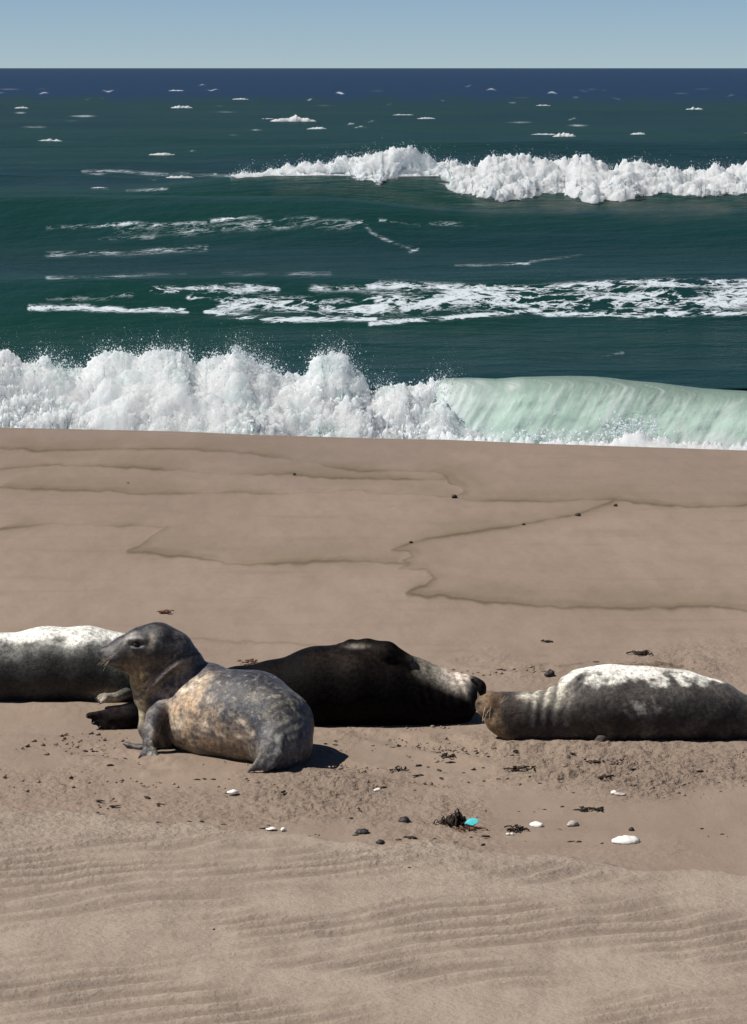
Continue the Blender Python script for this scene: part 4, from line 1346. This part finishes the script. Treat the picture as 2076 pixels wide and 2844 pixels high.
def seal_left():
    v = View(0, 0, 1.0)
    n = v.n
    root = empty('seal', on_plane(180, 1950))
    tag(root, 'pale seal with grey patches lying behind the raised head of the speckled seal', 'seal')
    f = Field((-3.0, 16.05, -0.12), (-1.05, 16.9, 0.75), 0.0095)
    Y = 16.5
    f.chain([n(-260, 1905, 16.45, 46), n(-130, 1885, Y, 72), n(0, 1858, Y, 94), n(130, 1850, Y, 105), n(240, 1850, Y, 106), n(320, 1862, Y, 100), n(400, 1884, 16.45, 72), n(470, 1905, 16.4, 48), n(505, 1912, 16.36, 30)], 0.05)
    # fore flipper curled on the sand
    f.chain([n(350, 1925, 16.26, 18), n(320, 1938, 16.17, 16), n(285, 1938, 16.12, 15)], 0.02, flat=((0, 0.2, 1), 0.8))
    for q in range(4):
        f.chain([n(292, 1932 + 4 * q, 16.13 - 0.015 * q, 8), n(272 + 3 * q, 1938 + 5 * q, 16.11 - 0.015 * q, 5)], 0.012)
    for q in range(4):
        f.chain([n(-250, 1900 + 6 * q, 16.45 - 0.03 * q, 26), n(-360 - 8 * q, 1912 + 8 * q, 16.42 - 0.06 * q, 12)], 0.02)
    V, Fc = f.skin()
    x, y = v.inv(V)
    nz = fbm(V * 6, 4); nz2 = fbm(V * 16, 4)
    c = np.tile(np.array((0.17, 0.165, 0.145)), (len(V), 1))
    up = sstep(1798, 1768, y + 18 * nz)  # sunlit band along the top, painted as whiter fur
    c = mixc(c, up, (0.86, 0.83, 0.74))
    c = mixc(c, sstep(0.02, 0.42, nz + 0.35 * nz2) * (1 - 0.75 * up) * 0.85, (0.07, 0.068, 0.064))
    c = mixc(c, sstep(1792, 1838, y + 25 * nz) * 0.95, (0.022, 0.022, 0.020))  # shaded lower body, painted as near-black fur
    c = mixc(c, gs(x, y, 330, 1840, 36, 60) * 0.6, (0.16, 0.175, 0.13))
    c = mixc(c, gs(x, y, 302, 1940, 42, 20), (0.42, 0.36, 0.26))
    me = mesh_np('body', local(V, root), Fc)
    attr_c(me, 'col', np.clip(c, 0.005, 0.9))
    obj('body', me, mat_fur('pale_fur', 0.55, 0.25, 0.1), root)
    claws(root, [(v.p(272 + 3 * q, 1938 + 5 * q, 16.10 - 0.015 * q), (-0.9, -0.4, -0.2)) for q in range(4)], 0.018)
    return root


seal_left()

# ------------------------------------------------------------------ things washed up on the sand
def lump(sx, sy, sz, seed, rough=0.25, nu=16, nv=10, flat=0.0):
    u = np.linspace(0, 2 * math.pi, nu + 1)[:-1]; w = np.linspace(0.03, math.pi - 0.03, nv)
    S = np.array([(math.sin(b) * math.cos(a), math.sin(b) * math.sin(a), math.cos(b)) for b in w for a in u])
    r = 1 + rough * fbm(S * 1.7 + seed * 3.1, 4)
    V = S * r[:, None] * np.array([sx, sy, sz])
    Fc = np.array([(i * nu + k, (i + 1) * nu + k, (i + 1) * nu + (k + 1) % nu, i * nu + (k + 1) % nu) for i in range(nv - 1) for k in range(nu)])
    return V, Fc


def shell_mesh(L, W, H, seed):
    """an empty valve lying hollow side down: ribbed dome with a beak and a thin rim"""
    nu, nv = 22, 8
    V = []
    for side in (0, 1):
        for j in range(nv):
            b = j / (nv - 1) * math.pi / 2
            for k in range(nu):
                a = 2 * math.pi * k / nu
                rib = 1 + 0.035 * math.cos(a * 11) * math.sin(b)
                beak = 1 + 0.22 * math.exp(-((a - math.pi) / 0.5) ** 2) * math.sin(b)
                q = (1.0 if side == 0 else 0.9)
                V.append((L * q * math.sin(b) * math.cos(a) * rib * beak, W * q * math.sin(b) * math.sin(a) * rib, H * q * math.cos(b) ** 0.8 + 0.002))
    V = np.array(V)
    V[:, 2] += 0.0015 * np.sin(V[:, 0] * 160 + seed)
    Fc = []
    for side in (0, 1):
        o = side * nu * nv
        for j in range(nv - 1):
            for k in range(nu):
                f = (o + j * nu + k, o + (j + 1) * nu + k, o + (j + 1) * nu + (k + 1) % nu, o + j * nu + (k + 1) % nu)
                Fc.append(f if side == 0 else f[::-1])
    o = nu * (nv - 1)
    for k in range(nu):
        Fc.append((o + k, o + nu * nv + k, o + nu * nv + (k + 1) % nu, o + (k + 1) % nu))
    return V, np.array(Fc)


def place(name, VF, mat_, px, py, label, cat, rot=0.0, tilt=0.0, dz=0.0, group=None, smooth=True):
    c = on_plane(px, py, 0.012)
    o = obj(name, mesh_np(name, VF[0], VF[1], smooth), mat_, loc=(float(c[0]), float(c[1]), 0.008 + dz))
    o.rotation_euler = (tilt, 0, rot)
    tag(o, label, cat, group)
    return o


S = 0.00193     # metres to a photograph pixel on the near sand


def shell(px, py, wpx, hpx, label, mat_=None, rot=0.0, tilt=0.0):
    return place('shell', shell_mesh(wpx * S / 2, wpx * S * 0.36, hpx * S * 0.62, px), mat_ or M_SHELL, px, py, label, 'shell', rot, tilt)


def lumpy(u):
    return max(0.0, 0.55 + 0.45 * math.sin(u * 9.0 + 1.0)) * math.exp(-(u / 0.55) ** 2)


def strands(px, py, wpx, hpx, count, seed, thick=0.004, up=0.5):
    rg = np.random.default_rng(seed)
    VV, FF, o = [], [], 0
    for q in range(count):
        p = np.array([rg.normal(0, 0.28) * wpx * S, rg.normal(0, 0.22) * wpx * S, 0.004])
        d = np.array([rg.normal(0, 1), rg.normal(0, 0.8), abs(rg.normal(0, up))])
        L = wpx * S * rg.uniform(0.3, 0.7)
        top = hpx * S * rg.uniform(0.35, 1.0)
        pts = []
        for t in np.linspace(0, 1, 6):
            w = p + d * L * 0.4 * (t - 0.5) + rg.normal(0, 0.006, 3)
            w[2] = 0.004 + top * math.sin(math.pi * min(t * 1.25, 1)) * (0.4 + 0.6 * lumpy(p[0] / (wpx * S))) * up + rg.uniform(0, 0.005)
            pts.append(w)
        V, Fc = hair_tube(pts, thick * rg.uniform(0.7, 1.5), thick * 0.35, 5)
        V[:, 2] = np.maximum(V[:, 2], -0.004)
        VV.append(V); FF.append(Fc + o); o += len(V)
    # crumpled blades
    for q in range(max(2, count // 4)):
        V, Fc = lump(wpx * S * rg.uniform(0.08, 0.2), wpx * S * rg.uniform(0.05, 0.12), hpx * S * rg.uniform(0.12, 0.3), seed + q, 0.8, 9, 6)
        V = V + np.array([rg.normal(0, 0.2) * wpx * S, rg.normal(0, 0.12) * wpx * S, hpx * S * 0.2 * up])
        VV.append(V); FF.append(Fc + o); o += len(V)
    return np.concatenate(VV), np.concatenate(FF)


def weed(px, py, wpx, hpx, count, label, mat_=None, up=0.5, thick=0.004):
    return place('seaweed', strands(px, py, wpx, hpx, count, int(px + py), thick, up), mat_ or M_WEED, px, py, label, 'seaweed')


weed(1268, 2290, 62, 44, 46, 'spiky black seaweed clump beside the turquoise scrap', up=0.9)
weed(1300, 2303, 70, 14, 14, 'flat brown strands trailing below the turquoise scrap', M_WEED_BROWN, up=0.3)
weed(1432, 2304, 54, 17, 16, 'tangle of dark seaweed between two white shell bits, right of the turquoise scrap', up=0.5)
weed(460, 1700, 62, 14, 16, 'reddish brown seaweed scrap lying alone above the raised seal head', M_WEED_BROWN, up=0.4)
weed(692, 1838, 58, 10, 14, 'thin brown seaweed scrap just above the speckled seal back', M_WEED_BROWN, up=0.4)
weed(1524, 1783, 28, 10, 10, 'small dark seaweed bit on smooth sand above the right seal', up=0.4)
weed(1640, 2248, 66, 9, 12, 'flat dark seaweed strand line above the large white shell', up=0.35)
weed(1115, 2138, 50, 8, 10, 'dark seaweed scraps on trodden sand right of the speckled seal shadow', up=0.35)
weed(1243, 2100, 60, 8, 10, 'dark seaweed strand on trodden sand below the black seal', up=0.35)
weed(1430, 2135, 74, 8, 11, 'loose dark seaweed row on trodden sand below the right seal head', up=0.35)
weed(1790, 1815, 70, 20, 24, 'dark seaweed row on sand behind the right seal back', up=0.4)
weed(1690, 2160, 54, 8, 9, 'low dark weed crescent on sand below the right seal body', up=0.3)
place('stone', lump(0.030, 0.026, 0.024, 3), M_STONE, 1124, 2280, 'round dark stone left of the spiky seaweed clump', 'stone')
place('stone', lump(0.032, 0.026, 0.017, 5, 0.4), M_STONE, 1008, 2310, 'dark stone sitting on the edge of the pale dry sand', 'stone')
place('stone', lump(0.021, 0.018, 0.013, 6), M_STONE, 1057, 2338, 'small dark stone on the dry sand edge, below the round one', 'stone')
place('stone', lump(0.030, 0.026, 0.034, 9, 0.45), M_STONE, 1528, 1875, 'pointed dark stone on sand just left of the right seal back', 'stone')
place('stone', lump(0.013, 0.012, 0.010, 11), M_STONE, 1138, 2412, 'tiny dark stone alone on the rippled dry sand', 'stone')
place('stone', lump(0.014, 0.012, 0.014, 13), M_STONE, 1755, 2304, 'small dark stone just above the large white shell', 'stone')
shell(648, 2201, 30, 13, 'white shell alone on smooth sand below the speckled seal', rot=0.4)
shell(1048, 2194, 22, 8, 'small white shell fragment on sand right of the seal shadow', rot=1.0)
shell(1742, 2336, 66, 20, 'large white shell at the lower right, biggest of the shells', rot=0.15, tilt=0.1)
shell(1706, 2203, 20, 14, 'small white shell with dark edge below the right seal', rot=2.2)
shell(1725, 2206, 30, 9, 'dark grey shell touching the small white one below the right seal', M_SHELL_GREY, rot=-0.3)
shell(1492, 2292, 34, 15, 'white shell half on the seaweed tangle', rot=-0.5, tilt=0.2)
shell(1592, 2290, 34, 17, 'grey shell between the seaweed tangle and the large white shell', M_SHELL_GREY, rot=0.8)
shell(1412, 2317, 10, 8, 'tiny white shell, left one of a pair at the foot of the seaweed tangle')
shell(1424, 2317, 9, 8, 'tiny white shell, right one of a pair at the foot of the seaweed tangle')
shell(755, 2302, 26, 7, 'flat white shell sliver on the edge of the pale dry sand', rot=0.1)
shell(787, 2304, 16, 9, 'small white shell at the right end of the sliver on the dry sand edge', rot=1.1)
shell(1018, 2372, 16, 6, 'faint grey shell chip pressed into rippled dry sand', M_SHELL_GREY)


def shard():
    # a torn, bent scrap of plastic with thickness
    out = [(-0.036, -0.012), (-0.016, 0.020), (0.012, 0.026), (0.034, 0.012), (0.026, -0.010), (0.004, -0.024)]
    V = []
    for t in (0.0, 0.003):
        for x, y in out:
            V.append((x, y * 0.8, 0.012 + 0.026 * (y + 0.024) / 0.05 + 0.25 * abs(x) ** 1.2 * 0.3 + t))
        V.append((0.0, 0.0, 0.030 + t))
    n = 7
    Fc = []
    for k in range(6):
        Fc.append((k, (k + 1) % 6, 6)[::-1]); Fc.append((n + k, n + (k + 1) % 6, n + 6))
        a, b = k, (k + 1) % 6
        Fc.append((a, b, n + b)); Fc.append((a, n + b, n + a))
    return np.array(V), np.array(Fc)


place('plastic_scrap', shard(), M_TURQ, 1311, 2296, 'bright turquoise plastic scrap caught against the black seaweed clump', 'litter', smooth=False)

# pebbles stranded on the swash lines
for px, py, w, lab in ((1263, 1378, 20, 'dark pebble at the notch of the upper swash line'), (1606, 1429, 20, 'dark pebble on the slanting swash line, right of centre'), (1455, 1455, 12, 'small pebble midway along the slanting swash line'), (1142, 1505, 14, 'small pebble at the low left end of the slanting swash line'), (818, 1315, 12, 'tiny pebble on the thin swash line nearest the surf'), (356, 1341, 11, 'tiny pebble at the far left near the surf'), (1711, 1402, 14, 'small pebble where two swash lines meet at the right')):
    t = float(on_plane(px, py)[1]) / F
    place('pebble', lump(w * t * 0.4, w * t * 0.34, w * t * 0.28, px, 0.35), M_STONE, px, py, lab, 'pebble')


def litter_bits():
    """crumbs of weed, shell and shadow-casting sand clods strewn about: nobody could count them"""
    spots = []
    rg = np.random.default_rng(3)
    rows = [(330, 2110, 90, 10, 14), (520, 2150, 30, 8, 6), (575, 2163, 70, 5, 16), (400, 2180, 40, 10, 5), (300, 2235, 60, 14, 12), (350, 2254, 80, 5, 10), (500, 2284, 80, 5, 12), (620, 2292, 80, 5, 10), (740, 2298, 60, 5, 9), (930, 2318, 120, 6, 12), (1160, 2330, 160, 8, 18), (1400, 2345, 160, 8, 14), (1600, 2340, 100, 8, 8), (1560, 2180, 200, 30, 30), (1330, 2150, 200, 40, 40), (1150, 2110, 120, 30, 24), (950, 2060, 60, 12, 10), (1060, 2080, 120, 14, 16), (1480, 2090, 160, 12, 24), (1700, 2110, 140, 20, 16), (1640, 2244, 90, 10, 24), (1460, 2250, 120, 10, 14), (1350, 2330, 80, 8, 10), (820, 2180, 160, 40, 10), (1560, 2300, 120, 14, 10), (1750, 2150, 80, 20, 10), (1720, 1836, 100, 6, 26), (1400, 1860, 100, 5, 14), (1560, 1850, 140, 4, 14), (300, 2080, 80, 12, 10), (150, 2150, 100, 30, 14), (1950, 2160, 100, 40, 22), (1980, 2320, 80, 30, 10), (1000, 2250, 300, 60, 16), (500, 2230, 250, 40, 12), (1200, 2450, 500, 60, 8), (600, 2600, 500, 120, 8), (1500, 2650, 400, 100, 8)]
    C, R = [], []
    for px, py, w, h, n in rows:
        n = max(2, int(n * 0.45)); a = rg.normal(px, w * 0.45, n); b = rg.normal(py, h * 0.45, n)
        g = on_plane(a, b, 0.006)
        C.append(g); R.append(0.002 + 0.0065 * rg.random(n) ** 2.2)
    C = np.concatenate(C); R = np.concatenate(R)
    VV, FF, o = [], [], 0
    for k, (c, r) in enumerate(zip(C, R)):
        V, Fc = lump(r * rg.uniform(1.2, 4.0), r * rg.uniform(0.8, 1.6), r * rg.uniform(0.4, 1.0), k, 0.9, 7, 5)
        a = rg.normal(0, 0.5)
        V = np.stack([V[:, 0] * math.cos(a) - V[:, 1] * math.sin(a), V[:, 0] * math.sin(a) + V[:, 1] * math.cos(a), V[:, 2]], 1)
        VV.append(V + c); FF.append(Fc + o); o += len(V)
    ob = obj('strandline_crumbs', mesh_np('strandline_crumbs', np.concatenate(VV), np.concatenate(FF)), M_WEED)
    tag(ob, 'dark crumbs of weed and grit strewn over the near sand', 'debris', kind='stuff')


litter_bits()


def sand_clods():
    """loose clods of churned sand round the seals"""
    rg = np.random.default_rng(17)
    n = 9000
    a = rg.uniform(-150, 2226, n); b = np.concatenate([rg.normal(2110, 62, n * 4 // 5), rg.normal(1862, 26, n - n * 4 // 5)])
    g = on_plane(a, b, 0.0)
    w = fbm(np.stack([g[:, 0] * 1.6, g[:, 1] * 2.6, 0 * a], 1) + 3, 4)
    keep = rg.random(n) < sstep(-0.05, 0.55, w) * (0.35 + 0.65 * sstep(500, 1100, a))
    keep &= (b > 1990) | (a > 1250)
    g = g[keep]
    VV, FF, o = [], [], 0
    protos = [lump(rg.uniform(1.0, 1.9), rg.uniform(0.8, 1.3), rg.uniform(0.5, 0.8), q, 0.6, 7, 5) for q in range(12)]
    for k, c in enumerate(g):
        V, Fc = protos[k % 12]
        r = 0.003 + 0.010 * rg.random() ** 2.5
        t = rg.uniform(0, 6.28)
        M = np.array([[math.cos(t), -math.sin(t), 0], [math.sin(t), math.cos(t), 0], [0, 0, 1]])
        VV.append((V * r) @ M + c + np.array([0, 0, 0.001])); FF.append(Fc + o); o += len(V)
    ob = obj('sand_clods', mesh_np('sand_clods', np.concatenate(VV), np.concatenate(FF)), M_SAND)
    tag(ob, 'loose clods of churned damp sand around the seals', 'sand', kind='stuff')


sand_clods()
